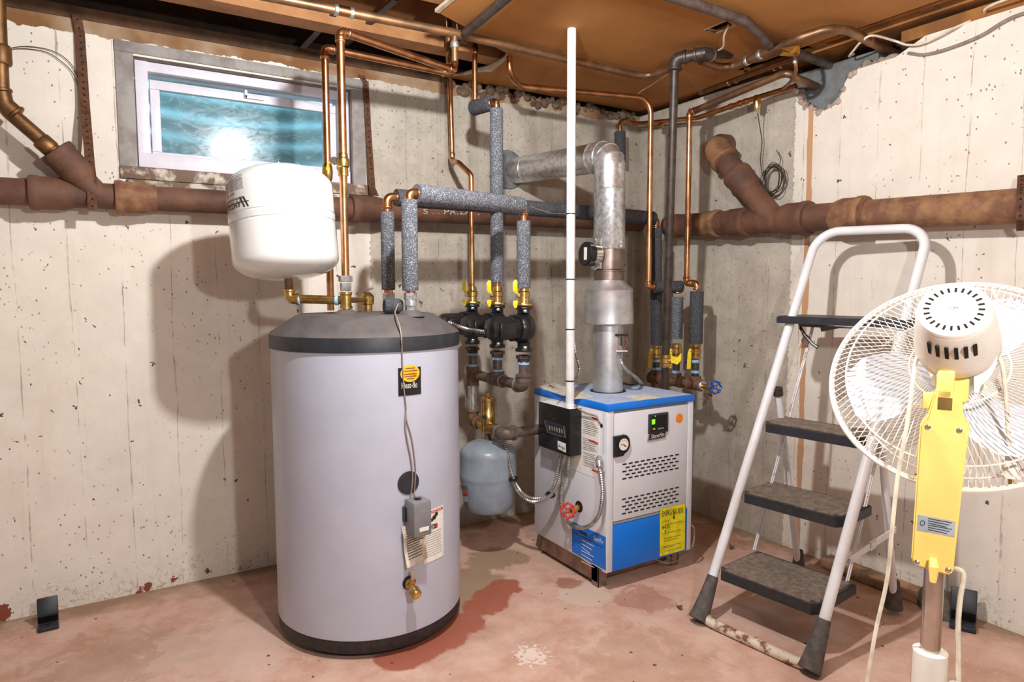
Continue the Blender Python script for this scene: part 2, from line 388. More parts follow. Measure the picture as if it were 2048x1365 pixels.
    def prism(s, loops, e):
        """extrude planar polygon (outer loop + holes, 3D points) by vector e"""
        e = Vector(e); flat = [Vector(q) for l in loops for q in l]; n = len(flat)
        tris = tessellate_polygon([[Vector(q) for q in l] for l in loops])
        fs = [tuple(t) for t in tris] + [tuple(i+n for i in t)[::-1] for t in tris]
        o = 0
        for l in loops:
            k = len(l)
            for i in range(k): fs.append((o+i, o+(i+1) % k, o+(i+1) % k+n, o+i+n))
            o += k
        return s.add(flat+[q+e for q in flat], fs)
    def hexnut(s, a, b, r): return s.lathe([(r*.92, 0), (r, .08*(Vector(b)-Vector(a)).length), (r, .92*(Vector(b)-Vector(a)).length), (r*.92, (Vector(b)-Vector(a)).length)], a, Vector(b)-Vector(a), 6)
    def build(s, name, m, parent=None, smooth=35, base=None):
        me = bpy.data.meshes.new(name)
        root = parent
        while root is not None and root.parent is not None: root = root.parent
        off = root.location.copy() if root is not None else (Vector(base) if base is not None else s.foot())
        me.from_pydata([tuple(q-off) for q in s.v], [], s.f); me.update()
        bm = bmesh.new(); bm.from_mesh(me); bmesh.ops.recalc_face_normals(bm, faces=bm.faces[:]); bm.to_mesh(me); bm.free()
        if smooth:
            me.polygons.foreach_set('use_smooth', [True]*len(me.polygons)); me.set_sharp_from_angle(angle=math.radians(smooth))
        me.materials.append(M[m] if isinstance(m, str) else m)
        o = bpy.data.objects.new(name, me); COL.objects.link(o)
        if parent is not None: o.parent = parent
        else: o.location = off
        return o
    def foot(s):
        x = [q.x for q in s.v]; y = [q.y for q in s.v]; z = [q.z for q in s.v]
        return Vector(((min(x)+max(x))/2, (min(y)+max(y))/2, min(z)))
def tag(o, label, cat, group=None):
    o['label'] = label; o['category'] = cat
    if group: o['group'] = group
    return o
def struct(o, kind='structure'): o['kind'] = kind; return o
def thing(name, loc, label=None, cat=None, group=None):
    o = bpy.data.objects.new(name, None); COL.objects.link(o); o.location = loc; o.empty_display_size = .05
    if label: tag(o, label, cat, group)
    return o
def fillet(pts, rad, k=5):
    pts = [Vector(q) for q in pts]; out = [pts[0]]
    for i in range(1, len(pts)-1):
        a, b, c = pts[i-1], pts[i], pts[i+1]
        d1, d2 = (a-b), (c-b); L = min(d1.length, d2.length)*.49
        d1.normalize(); d2.normalize(); ang = d1.angle(d2, math.pi)
        if ang > 3.1 or ang < .05: out.append(b); continue
        t = min(rad/math.tan(ang/2), L)
        p1, p2 = b+d1*t, b+d2*t
        for j in range(k+1):
            u = j/k
            # circular-ish arc through a rational quadratic
            wq = math.cos((math.pi-ang)/2); den = (1-u)**2+2*u*(1-u)*wq+u*u
            out.append((p1*(1-u)**2+b*(2*u*(1-u)*wq)+p2*u*u)/den)
    out.append(pts[-1]); return out
def smooth_path(pts, per=8):
    pts = [Vector(q) for q in pts]; out = []
    P_ = [pts[0]*2-pts[1]]+pts+[pts[-1]*2-pts[-2]]
    for i in range(1, len(P_)-2):
        a, b, c, d = P_[i-1:i+3]
        for j in range(per):
            t = j/per
            out.append(.5*((2*b)+(c-a)*t+(2*a-5*b+4*c-d)*t*t+(-a+3*b-3*c+d)*t**3))
    out.append(pts[-1]); return out
def pipe(name, pts, r, m, parent, bend=.03, n=14):
    return MB().sweep(fillet(pts, bend), r, n).build(name, m, parent, 50)
def ribbed(pts, r, per, step=.0085):
    """dense resample with alternating radii for armoured cable"""
    q = smooth_path(pts, per); L = [0]
    for a, b in zip(q, q[1:]): L.append(L[-1]+(b-a).length)
    n = max(4, int(L[-1]/(step/2))); out, rs = [], []; j = 0
    for i in range(n+1):
        t = L[-1]*i/n
        while j < len(L)-2 and L[j+1] < t: j += 1
        u = (t-L[j])/max(1e-9, L[j+1]-L[j]); out.append(q[j].lerp(q[j+1], min(1, u))); rs.append(r if i % 2 else r*.74)
    return out, rs
def collar(c, d, r, L, m, parent, name='coupling', n=18):
    c, d = Vector(c), Vector(d).normalized()
    return MB().lathe([(r*.9, -L/2), (r, -L/2+L*.12), (r, L/2-L*.12), (r*.9, L/2)], c, d, n).build(name, m, parent)
def elbow(c, d1, d2, r, L, m, parent, name='elbow'):
    c, d1, d2 = Vector(c), Vector(d1).normalized(), Vector(d2).normalized()
    mb = MB().sweep(fillet([c+d1*L, c, c+d2*L], L*.8, 7), r, 16)
    for d in (d1, d2): mb.lathe([(r*1.02, 0), (r*1.16, L*.06), (r*1.16, L*.22), (r*1.02, L*.28)], c+d*L*.74, d, 16)
    return mb.build(name, m, parent, 50)
_fontcache = {}
def text_geo(s):
    if s in _fontcache: return _fontcache[s]
    cu = bpy.data.curves.new('lettering', 'FONT'); cu.body = s; cu.size = 1; cu.resolution_u = 3
    o = bpy.data.objects.new('lettering', cu); COL.objects.link(o)
    bpy.context.view_layer.update()
    me = bpy.data.meshes.new_from_object(o)
    vs_ = [tuple(v.co) for v in me.vertices]; fs = [tuple(p.vertices) for p in me.polygons]
    bpy.data.objects.remove(o, do_unlink=True); bpy.data.meshes.remove(me)
    x = [v[0] for v in vs_]; y = [v[1] for v in vs_]
    g = ([((v[0]-min(x))/(max(x)-min(x)), (v[1]-min(y))/(max(y)-min(y))) for v in vs_], fs)
    _fontcache[s] = g; return g
def lettering(s, fn, m, parent, name='lettering'):
    """fn maps unit (u,v) of the text's own box to a 3D point"""
    g, fs = text_geo(s)
    me = MB().add([fn(u, v) for u, v in g], fs)
    return me.build(name, m, parent, 0)

# ================================================================== THE SETTING
ZT = 2.081          # top of the back wall
ZB = 2.107          # underside of the ceiling board
XL, YN = -2.6, -1.6
struct(MB().box(XL, WB+.25, YN, WA+.25, -.08, 0).build('floor', 'floor', None, 0))
# window opening in the back wall
wl, wt_ = PA(268, 119, -.03).x, PA(268, 119, -.03).z
wr, wb = PA(696, 186, -.03).x, PA(273, 334, -.03).z
ox0, ox1, oz0, oz1 = wl-.005, wr+.005, wb-.005, wt_+.005
mb = MB()
mb.box(XL, ox0, WA, WA+.2, 0, ZT); mb.box(ox1, WB+.25, WA, WA+.2, 0, ZT)
mb.box(ox0, ox1, WA, WA+.2, 0, oz0); mb.box(ox0, ox1, WA, WA+.2, oz1, ZT)
struct(mb.build('wall_back', 'wall_back', None, 0))
# right wall with its broken-out notch at the top
ZR = 2.045
def BW(px, py): q = PB(px, py, 0); return V3(WB, q.y, q.z)
notch = [BW(1716, 138), BW(1700, 148), BW(1690, 165), BW(1682, 190), BW(1670, 210), BW(1650, 221), BW(1628, 222), BW(1606, 212), BW(1598, 195), BW(1593, 178)]
yl0 = notch[0].y; 
out = [V3(WB, YN, 0), V3(WB, YN, ZR), V3(WB, BW(1850, 85).y, ZR), BW(1790, 115)] + notch
out += [V3(WB, notch[-1].y+.02, notch[-1].z+.03), V3(WB, notch[-1].y+.06, ZT), V3(WB, WA, ZT), V3(WB, WA, 0)]
wr_o = struct(MB().prism([out], (.2, 0, 0)).build('wall_right', 'wall_right', None, 0))
wr_o.location = wr_o.location
cy = sum(q.y for q in notch)/len(notch); cz = sum(q.z for q in notch)/len(notch)
mb = MB().box(WB+.05, WB+.19, min(q.y for q in notch)-.05, max(q.y for q in notch)+.05, min(q.z for q in notch)-.03, ZR+.02)
mb.build('mortar_backing', 'mortar', wr_o)
mb = MB()
for i in range(len(notch)-1):   # rough broken lip around the notch
    a, b = notch[i], notch[i+1]
    for k in range(4):
        q = a.lerp(b, (k+.5)/4)+V3(random.uniform(.0, .03), random.uniform(-.008, .008), random.uniform(-.008, .008)); r = random.uniform(.008, .017)
        mb.lathe([(r*.3, -r), (r, -r*.3), (r*.8, r*.5), (r*.2, r)], q, (random.random()-.5, random.random()-.5, 1), 7)
for k in range(22):             # loose mortar packed along the top of the wall
    q = BW(1716, 138).lerp(BW(1790, 117), k/21)+V3(.03, 0, random.uniform(-.012, .016)); r = random.uniform(.014, .026)
    mb.lathe([(r*.3, -r), (r, -r*.3), (r*.8, r*.5), (r*.2, r)], q, (random.random()-.5, random.random()-.5, 1), 7)
mb.build('broken_mortar', 'mortarpink', wr_o)

mb = MB(); wb_o = bpy.data.objects['wall_back']
for k in range(70):
    px = 885+k*5.6; q = V3(PA(px, 190, 0).x, WA+random.uniform(-.012, .02), ZT+random.uniform(-.03, .02)); r = random.uniform(.012, .026)
    mb.lathe([(r*.3, -r), (r, -r*.3), (r*.8, r*.5), (r*.2, r)], q, (random.random()-.5, random.random()-.5, 1), 7)
mb.build('broken_mortar', 'mortarbrown', wb_o)

# ceiling: fibreboard with its torn corner and a cut hole, joists, bridging, deck above
ceil = struct(thing('ceiling', (0, 0, ZB)))
def CB(px, py): q = PZ(px, py, ZB); return V3(q.x, q.y, ZB)
bx = CB(876, 25).x
xr = 2.43
outer = [V3(bx, YN, ZB), CB(876, 25), CB(900, 38), CB(932, 55), CB(975, 86), CB(1016, 108), CB(1010, 118), CB(996, 128), CB(980, 139), CB(950, 143), CB(930, 149), CB(905, 153), CB(862, 160),
         V3(CB(862, 160).x, WA, ZB), V3(WB, WA, ZB), V3(WB, CB(1500, 158).y, ZB), V3(xr, CB(1545, 150).y, ZB), CB(1500, 140), CB(1476, 140), CB(1500, 128), CB(1530, 122), V3(xr, CB(1575, 106).y, ZB), V3(xr, YN, ZB)]
holes = [[CB(1408, 60), CB(1432, 66), CB(1470, 51), CB(1452, 41)], [CB(1136, 55), CB(1144, 55), CB(1144, 52), CB(1136, 52)]]
MB().prism([outer, holes[0]], (0, 0, .012)).build('ceiling_board', 'board', ceil, 0)
torn = [CB(1016, 108), CB(1010, 118), CB(996, 128), CB(980, 139), CB(950, 143), CB(930, 149), CB(905, 153)]
MB().sweep([q+V3(0, 0, .004) for q in torn], [.004, .008, .011, .016, .009, .008, .004], 7).build('torn_edge', 'tornboard', ceil)
MB().strip([CB(876, 25)+V3(-.004, 0, .004), V3(bx-.004, CB(876, 25).y-.5, ZB+.004)], (.008, 0, 0), .012, (0, 0, 1)).build('torn_edge', 'tornboard', ceil)
hl = holes[0]
MB().sweep([q+V3(0, 0, .001) for q in hl], .004, 6, True).build('hole_rim', 'tornboard', ceil)
def joist(y0, y1, name='joist', m='joist', x0=XL, x1=WB, z0=2.122, z1=2.34):
    MB().box(x0, x1, y0, y1, z0, z1).build(name, m, ceil, 0)
jy0, jy1 = PZ(514, 18.5, 2.122).y, PZ(514, 39, 2.122).y
joist(jy0, jy1)
y2 = jy0-.41
while y2 > YN: joist(y2, y2+.045); y2 -= .41
MB().box(XL, WB+.2, YN, WA+.2, 2.345, 2.37).build('floor_deck', 'darkwood', ceil, 0)
MB().box(XL, WB+.2, WA+.14, WA+.19, 2.122, 2.345).build('rim_joist', 'darkwood', ceil, 0)
# sill plate on the back wall and along the right wall
MB().box(XL, CB(885, 150).x, WA-.006, WA+.14, ZT, 2.122).build('sill_plate', 'sillwood', ceil, 0)
MB().box(WB+.005, WB+.15, YN, BW(1800, 100).y, ZR, ZR+.042).build('sill_plate', 'orangewood', ceil, 0)
MB().box(WB-.02, WB+.15, YN, WA, ZR+.06, ZR+.09).build('ledger', 'orangewood', ceil, 0)
MB().box(WB-.075, WB-.045, YN, BW(1640, 100).y, ZB+.012, ZB+.045).build('ledger', 'orangewood', ceil, 0)
MB().box(WB+.16, WB+.2, YN, WA, ZR-.002, 2.345).build('rim_joist', 'darkwood', ceil, 0)
# steel cross bridging between the joists
for (a, b) in (((672, 24, 2.14), (605, 96, 2.3)), ((790, 0, 2.14), (690, 90, 2.3))):
    p0 = PZ(a[0], a[1], a[2]); p1 = V3(p0.x-.05, jy1+.22, 2.3)
    q0, q1 = PZ(a[0], a[1], 2.16), PA(b[0], b[1], .06)
    MB().obox((q0+q1)/2, (q1-q0)/2, V3(.012, 0, 0), V3(0, .001, .001)*3).build('cross_bridging', 'blackiron', ceil, 0)

# the window: vinyl frame, hopper sash, dirty pane, weathered timber surround
win = struct(thing('window_1', ((wl+wr)/2, WA, wb)))
yf = WA+.03
def WP(px, py, d=-.03): return PA(px, py, d)
def fbox(x0, x1, z0, z1, y0, y1, name, m, b=.003): return MB().bbox(x0, x1, y0, y1, z0, z1, b).build(name, m, win)
fw = .048
fbox(wl, wr, wt_-fw*.72, wt_, yf, yf+.09, 'frame_rail', 'vinyl'); fbox(wl, wr, wb, wb+.052, yf-.012, yf+.09, 'frame_rail', 'vinyl')
fbox(wl, wl+.042, wb, wt_, yf-.004, yf+.09, 'frame_stile', 'vinyl'); fbox(wr-.042, wr, wb, wt_, yf-.004, yf+.09, 'frame_stile', 'vinyl')
g0, g1 = WP(319, 181, -.06), WP(645, 332, -.06)
gl, gr = g0.x, WP(645, 228, -.06).x; gt, gb = g0.z, WP(322, 305, -.06).z
s0 = wl+.048; s1 = wr-.048; sb = wb+.052; st = wt_-fw*.72-.022
ys = yf+.022
fbox(s0, s1, gt, st, ys, ys+.03, 'sash_rail', 'vinyl'); fbox(s0, s1, sb-.01, gb, ys, ys+.03, 'sash_rail', 'vinyl')
fbox(s0, gl, gb, gt, ys+.001, ys+.03, 'sash_stile', 'vinyl'); fbox(gr, s1, gb, gt, ys+.001, ys+.03, 'sash_stile', 'vinyl')
MB().box(gl-.004, gr+.004, ys+.012, ys+.018, gb-.004, gt+.004).build('pane', 'glass', win, 0)
la, lb = WP(490, 186, -.03), WP(530, 200, -.03)
fbox(la.x, lb.x, lb.z, lb.z+.014, ys-.012, ys, 'sash_latch', 'vinyl'); fbox(la.x, la.x+.012, lb.z, lb.z+.032, ys-.012, ys, 'sash_latch', 'vinyl')
# surround boards, proud of the opening
sx0 = PA(233, 200, 0).x; sx1 = PA(738, 200, 0).x
tz0, tz1 = PA(240, 103, 0).z, PA(235, 80, 0).z
fbox(sx0, sx1, tz0, tz1, WA-.008, WA+.02, 'surround_board', 'greywood', .002)
fbox(sx0, ox0+.001, oz0-.02, tz0, WA-.006, WA+.03, 'surround_board', 'greywood', .002)
fbox(ox1-.001, sx1-.02, oz0-.02, tz0-.004, WA-.006, WA+.03, 'surround_board', 'greywood', .002)
fbox(ox0, ox1, oz1, tz0-.003, WA+.004, WA+.03, 'surround_board', 'greywood', .001)
fbox(sx0, sx1-.01, PA(245, 357, 0).z, oz0, WA-.012, WA+.03, 'window_sill', 'rotwood', .004)
fbox(sx0+.02, sx1-.03, PA(260, 371, 0).z, PA(245, 357, 0).z-.002, WA-.016, WA+.01, 'sill_trim', 'rotwood', .003)
# blob of hardened foam at the left of the frame
MB().lathe([(.002, -.024), (.009, -.012), (.011, 0), (.008, .014), (.002, .026)], WP(262, 155, -.012), (0, 0, 1), 12).build('sealant_blob', 'vinyl', win)
# corrugated steel well outside
mb = MB(); cx = (wl+wr)/2; R_ = .52; n = 40; rows = 60
vs_, fs = [], []
for j in range(rows+1):
    z = wb-.25 + j*(wt_+.35-wb+.25)/rows; rr = R_+.012*math.sin(j*2*math.pi/6)
    for i in range(n+1):
        an = math.pi*i/n; vs_.append((cx+rr*math.cos(an), WA+.205+rr*.85*math.sin(an), z))
for j in range(rows):
    for i in range(n): a = j*(n+1)+i; fs.append((a, a+1, a+n+2, a+n+1))
mb.add(vs_, fs)
tag(mb.build('window_well', 'wellsteel'), 'corrugated steel window well seen through the dirty basement window', 'window well')

# timber strip left on the floor at the right wall
a, b = PZ(1600, 1118, 0), PZ(1862, 1246, 0)
y_a, y_b = PX(1640, 1122, WB-.075).y, PX(1862, 1248, WB-.075).y
struct(MB().bbox(WB-.075, WB-.002, y_b, y_a, 0.001, .042, .006).build('baseboard_right', 'baseboardwood', None, 0))

# ================================================================== CAST IRON DRAINS
# --- along the back wall
dA = .085
rA = .044
def ptA(px, py): return PA(px, py, dA)
pL, pR = ptA(-60, 379), ptA(1280, 447)
pL = pL+(pL-pR).normalized()*1.6
dp = thing('drain_pipe', (ptA(600, 412).x, WA-dA, 0), 'rusty brown cast iron drain pipe running along the back wall under the window', 'pipe')
MB().cyl(pL, pR, rA, 28).build('pipe', 'cast', dp)
ax = (pR-pL).normalized()
def hub(c, axd, r, L, parent, m='cast', name='hub'):
    return MB().lathe([(r*.78, -L*.5), (r*.96, -L*.48), (r, -L*.42), (r, -L*.30), (r*.94, -L*.25), (r*.94, L*.2), (r*.86, L*.36), (r*.76, L*.5)], c, axd, 28).build(name, m, parent)
def onA(px): 
    t = (px-0)/1280; return ptA(px, 382+(447-382)*t)
hub(onA(104), ax, .058, .13, dp)
hub(onA(268), ax, .058, .12, dp, 'cast2')
MB().lathe([(.046, -.02), (.048, -.018), (.048, .018), (.046, .02)], onA(300), ax, 24).build('lead_joint', 'cast2', dp)
hub(onA(735), ax, .060, .15, dp)
# 45 degree inlet with copper waste coming down at the far left
w0, w1 = ptA(196, 392)+V3(0, -.01, 0), ptA(118, 312)+V3(0, -.03, 0)
MB().cyl(w0, w1, .040, 24).build('branch', 'cast', dp)
hub(ptA(140, 332)+V3(0, -.024, 0), (w0-w1), .054, .12, dp, 'cast', 'branch_hub')
wp = thing('waste_pipe', (ptA(10, 215).x, WA-.1, 1.5), 'old copper waste pipe sloping down into the rusty drain at far left', 'pipe')
q0, q1, q2, q3 = PA(-8, -40, .12), PA(2, 190, .12), PA(16, 222, .12), PA(112, 305, .115)
MB().sweep(fillet([q0, q1, q2, q3], .03), .0235, 18).build('pipe', 'wastecopper', wp)
collar(PA(-1, 110, .12), (0, 0, 1), .033, .06, 'wastecopper', wp, 'cleanout_collar')
elbow(PA(8, 208, .12), q1-q2+V3(0, 0, .05), q3-q2, .027, .045, 'wastecopper', wp)
collar(PA(92, 290, .115), q3-q2, .029, .045, 'wastecopper', wp)
# --- along the right wall
dB = .09; rB = .055
def ptB(px, py): return PB(px, py, dB)
b0, b1 = ptB(1352, 452), ptB(2110, 408)
db = thing('drain_pipe', ((WB-dB), ptB(1700, 434).y, 0), 'thick rusty cast iron drain pipe with wye branch on the right wall', 'pipe')
def onB(px): return b0.lerp(b1, (ptB(px, 440).y-b0.y)/(b1.y-b0.y))
bd = (b0-b1).normalized()
bend_ = b1+(b1-b0).normalized()*2.0
MB().cyl(b0, b1, rB, 30).build('pipe', 'cast', db)
MB().cyl(onB(1740), bend_, rB*1.004, 30).build('pipe', 'cast2', db)
for px, r, L, m in ((1420, .064, .12, 'cast2'), (1475, .066, .14, 'cast'), (1590, .071, .14, 'cast'), (1700, .073, .13, 'cast2')):
    hub(onB(px), bd, r, L, db, m)
y0_, y1_ = onB(1548)+V3(-.004, 0, 0), PB(1432, 298, .085)
MB().cyl(y0_, y1_, .052, 28).build('branch', 'cast', db)
hub(y0_.lerp(y1_, .50), y0_-y1_, .066, .13, db, 'cast', 'branch_hub')
hub(y0_.lerp(y1_, .93), y1_-y0_, .067, .12, db, 'cast2', 'branch_hub')
MB().sweep([y1_, y1_+(y1_-y0_).normalized()*.03+V3(.05, 0, .0), y1_+V3(.10, .01, .02)], [.056, .056, .056], 20).build('branch_elbow', 'cast', db)
collar(b0+V3(0, .01, 0), bd, .058, .09, 'cast', db, 'sleeve')

# perforated hanger straps
def strap(pts, label, w, hs):
    o = thing('hanger_strap', pts[-1], label, 'strap')
    wv = V3(w, 0, 0) if abs(pts[0].y-pts[-1].y) < .25 and pts[0].y > 2.3 else V3(0, w, 0)
    nv = V3(0, -1, 0) if wv.x else V3(-1, 0, 0)
    MB().strip(pts, wv, .0022, nv).build('strap_band', 'strap', o, 0)
    mb = MB(); 
    for a, b in zip(pts, pts[1:]):
        k = int((b-a).length/hs)
        for i in range(k):
            q = a.lerp(b, (i+.5)/max(1, k)); mb.lathe([(.0035, -.0016), (.0035, .0016)], q, nv, 8)
    mb.build('punched_holes', 'hole', o, 0)['kind'] = 'stuff'
    return o
strap([PA(153, 30, .012), PA(160, 66, .012), PA(170, 210, .03), PA(180, 330, .10), PA(184, 362, .134), PA(185, 420, .134)],
      'rusty perforated metal strap left of the window holding the drain pipe', .0145, .022)
strap([PA(722, 150, .01), PA(731, 165, .01), PA(738, 280, .02), PA(745, 375, .06), PA(752, 392, .10)],
      'rusty perforated metal strap right of the window above the drain pipe', .0125, .022)
strap([PB(2044, 350, .06), PB(2043, 374, .115), PB(2042, 390, .172), PB(2041, 440, .174), PB(2042, 462, .12)],
      'rusty perforated strap wrapped round the right wall drain pipe', .012, .02)

# ================================================================== STORAGE TANK (indirect water heater)
TX, TY, TR = .766, 2.216, .3135
tank = thing('water_heater', (TX, TY, 0), 'tall grey cylindrical water heater with black lid and base', 'water heater')
o = (TX, TY, 0)
MB().lathe([(TR-.004, .060), (TR, .064), (TR, .960), (TR-.004, .962)], o, (0, 0, 1), 96).build('body', 'tankgrey', tank)
MB().lathe([(TR-.03, .0), (TR-.03, .018), (TR-.006, .020), (TR-.002, .026), (TR-.002, .060), (TR-.02, .062)], o, (0, 0, 1), 96).build('base_ring', 'tankbase', tank)
MB().lathe([(TR-.01, .955), (TR+.004, .957), (TR+.0045, .998), (TR+.002, 1.003), (TR-.01, 1.004)], o, (0, 0, 1), 96).build('lid_band', 'blackplastic', tank)
lid = MB().lathe([(TR-.02, .99), (TR+.0035, 1.0015), (TR-.002, 1.008), (TR*.74, 1.060), (TR*.70, 1.064), (.02, 1.066)], o, (0, 0, 1), 96).build('lid', 'lid', tank)
def cylpt(px, py, out=.001):
    """point of the tank's side under a pixel, lifted off by out"""
    d = ray(px, py); r = TR+out
    a = d.x**2+d.y**2; b = -2*(d.x*TX+d.y*TY); c = TX*TX+TY*TY-r*r
    t = (-b-math.sqrt(b*b-4*a*c))/(2*a); return CAMP+d*t
def side(ang, z, out=.001): return V3(TX+(TR+out)*math.cos(ang), TY+(TR+out)*math.sin(ang), z)
def ang_of(px, py): q = cylpt(px, py); return math.atan2(q.y-TY, q.x-TX), q.z
def patch(a0, a1, z0, z1, out, th, n=8, zsk=0):
    mb = MB(); vs_, fs = [], []
    for i in range(n+1):
        a = a0+(a1-a0)*i/n
        for rr, z in ((out, z0), (out+th, z0), (out+th, z1), (out, z1)): vs_.append(side(a, z+zsk*i/n, rr))
    for i in range(n):
        for k in range(4): fs.append((i*4+k, i*4+(k+1) % 4, i*4+4+(k+1) % 4, i*4+4+k))
    fs += [(3, 2, 1, 0), tuple(n*4+k for k in range(4))]
    return mb.add(vs_, fs)
# maker's badge with white name, half covered by an oval sticker
A0, Zb1 = ang_of(796, 737); A1, Zb0 = ang_of(842, 788)
badge = patch(A0, A1, Zb0, Zb1, .0005, .0015).build('badge', 'black', tank); badge['label'] = 'square black maker badge'
ta0, tz_ = ang_of(803, 766); ta1, tz2 = ang_of(834, 775)
lettering('Heat-flo', lambda u, v: side(ta0+(ta1-ta0)*u, tz2+(.019)*v, .0026), 'paper', badge)
oa, oz_ = ang_of(820, 747); mb = MB(); K = 26
ring = [side(oa+.104*math.cos(2*math.pi*k/K), oz_+.0265*math.sin(2*math.pi*k/K), .003) for k in range(K)]
sticker = mb.add([side(oa, oz_, .0034)]+ring, [(0, 1+k, 1+(k+1) % K) for k in range(K)]).build('oval_sticker', 'yorange', tank, 0); sticker['label'] = 'yellow orange oval sticker'
mb = MB()
for k, (w_, dz) in enumerate(((.05, .016), (.075, .008), (.07, -.002), (.065, -.009), (.04, -.016))):
    q = patch(oa-w_, oa+w_, oz_+dz-.0012, oz_+dz+.0012, .0038, .0003, 5); mb.add(q.v, q.f)
mb.build('sticker_text', 'old_copper', sticker, 0)
# black plug over the spare port
pa, pz = ang_of(817, 966); K = 32
mb = MB(); ring = [side(pa+.115*math.cos(2*math.pi*k/K), pz+.0365*math.sin(2*math.pi*k/K), .003) for k in range(K)]
mb.add([side(pa, pz, .004)]+ring, [(0, 1+k, 1+(k+1) % K) for k in range(K)])
mb.build('port_plug', 'blackplastic', tank)
# thermostat box hung on the side
ba, bz = ang_of(826, 1030); nrm = V3(math.cos(ba), math.sin(ba), 0); tng = V3(-math.sin(ba), math.cos(ba), 0)
bc = V3(TX, TY, 0)+nrm*(TR+.034)
bz0, bz1 = bz-.052, bz+.058
tb = MB().bobox(bc+V3(0, 0, (bz0+bz1)/2), tng*.031, nrm*.031, V3(0, 0, (bz1-bz0)/2), .006, 2).build('thermostat_box', 'aqua', tank)
tb['label'] = 'grey thermostat control box'
MB().obox(bc+nrm*.0315+V3(0, 0, bz0+.024)+tng*.003, tng*.016, nrm*.001, V3(0, 0, .006)).build('name_plate', 'paper', tb)
MB().obox(bc-nrm*.029-tng*.031+V3(0, 0, bz+.01), tng*.005, nrm*.012, V3(0, 0, .022)).build('side_bracket', 'black', tb)
MB().lathe([(.011, 0), (.012, .003), (.009, .004)], bc+V3(0, 0, bz1), (0, 0, 1), 14).build('wire_bushing', 'black', tb)
# danger label and dangling instruction sheet
l0, lz1 = ang_of(847, 1028); l1, _z = ang_of(886, 1010); _q, lz0 = ang_of(850, 1128); 
lz1b = ang_of(866, 1019)[1]; lz0b = ang_of(866, 1122)[1]
lab = patch(l0, l1, lz0b, lz1b, .0006, .0008).build('warning_label', 'paper', tank); lab['label'] = 'white danger warning label'
hb = patch(l0+.01, l1-.01, lz1b-.013, lz1b-.004, .0015, .0004).build('red_band', 'red', lab)
lettering('DANGER', lambda u, v: side(l0+.03+(l1-l0-.06)*u, lz1b-.012+.007*v, .0024), 'paper', lab)
mb = MB()
for k in range(11):
    z = lz1b-.075-k*.0075; q = patch(l0+.02, l1-.02-random.random()*.03, z-.0008, z+.0008, .0015, .0003, 4); mb.add(q.v, q.f)
mb.build('small_print', 'inkgrey', lab, 0)
def hand(c_a, c_z, s, parent, m):
    mb = MB(); q = patch(c_a-.02*s, c_a+.02*s, c_z-.006*s, c_z+.006*s, .0016, .0003, 4); mb.add(q.v, q.f)
    for i in range(4):
        q = patch(c_a-.05*s-.004*i, c_a-.018*s, c_z-.006*s+i*.004*s, c_z-.004*s+i*.004*s, .0016, .0003, 3); mb.add(q.v, q.f)
    return mb.build('hand_symbol', m, parent, 0)
hand((l0+l1)/2+.02, lz1b-.058, 1.2, lab, 'ink')
q = patch((l0+l1)/2-.0, (l0+l1)/2+.045, lz1b-.062, lz1b-.054, .0021, .0003, 4); q.build('hand_cuff', 'red', lab, 0)
mb = MB()
for i, (da, dz, r) in enumerate(((-.035, -.034, .006), (.0, -.028, .008), (.03, -.020, .007))):
    K = 12; ca, cz_ = (l0+l1)/2+da, lz1b+dz
    mb.add([side(ca+r/TR*1.2*math.cos(2*math.pi*k/K), cz_+r*math.sin(2*math.pi*k/K), .0018) for k in range(K)], [tuple(range(K))])
mb.build('burn_symbols', 'ink', lab, 0)
t0, tz1 = ang_of(801, 1052); t1, _ = ang_of(847, 1060); tz0 = ang_of(825, 1128)[1]
mb = MB(); n = 8; vs_, fs = [], []
for j in range(n+1):
    z = tz1+(tz0-tz1)*j/n; sk = -.02*math.sin(j/n*2.6)
    for i in range(n+1):
        a = t0+(t1-t0)*i/n+.03*(j/n); vs_.append(side(a, z+.006*(i/n), .004+.018*(1-i/n)*(.4+.6*j/n)+.004*math.sin(j)))
for j in range(n):
    for i in range(n): k = j*(n+1)+i; fs.append((k, k+1, k+n+2, k+n+1))
sheet = mb.add(vs_, fs).build('instruction_sheet', 'paperdirty', tank); sheet['label'] = 'stained curling paper instruction sheet'
mb = MB()
for k in range(13):
    j = .08+.8*k/13; z = tz1+(tz0-tz1)*j
    e0, e1 = .12, random.uniform(.7, .93)
    pts = []
    for u in (e0, (e0+e1)/2, e1):
        pts.append(side(t0+(t1-t0)*u+.03*j, z+.006*u, .0055+.018*(1-u)*(.4+.6*j)+.004*math.sin(j*n)))
    mb.strip(pts, (0, 0, .0011), .0005, nrm)
mb.build('small_print', 'ink', sheet, 0)
# drain valve low on the side
va, vz = ang_of(818, 1166); vn = V3(math.cos(va), math.sin(va), 0); vt = V3(-math.sin(va), math.cos(va), 0); vb = side(va, vz, 0)
dv = MB().lathe([(.016, -.01), (.016, .012), (.011, .013), (.011, .03), (.015, .031), (.017, .036), (.017, .058), (.014, .062)], vb, (vn+V3(0, 0, -.35)), 18).build('drain_valve', 'brass', tank)
MB().lathe([(.022, 0), (.022, .003), (.016, .004)], vb, vn, 20).build('escutcheon', 'black', dv)
MB().strip([vb+vn*.026+V3(0, 0, .012), vb+vn*.030+V3(0, 0, .022), vb+vn*.026+V3(0, 0, .05)], vt*.006, .002, vn).build('lever', 'bolt', dv)
MB().lathe([(.006, 0), (.006, .02)], vb+vn*.022, (0, 0, 1), 10).build('valve_stem', 'brass', dv)
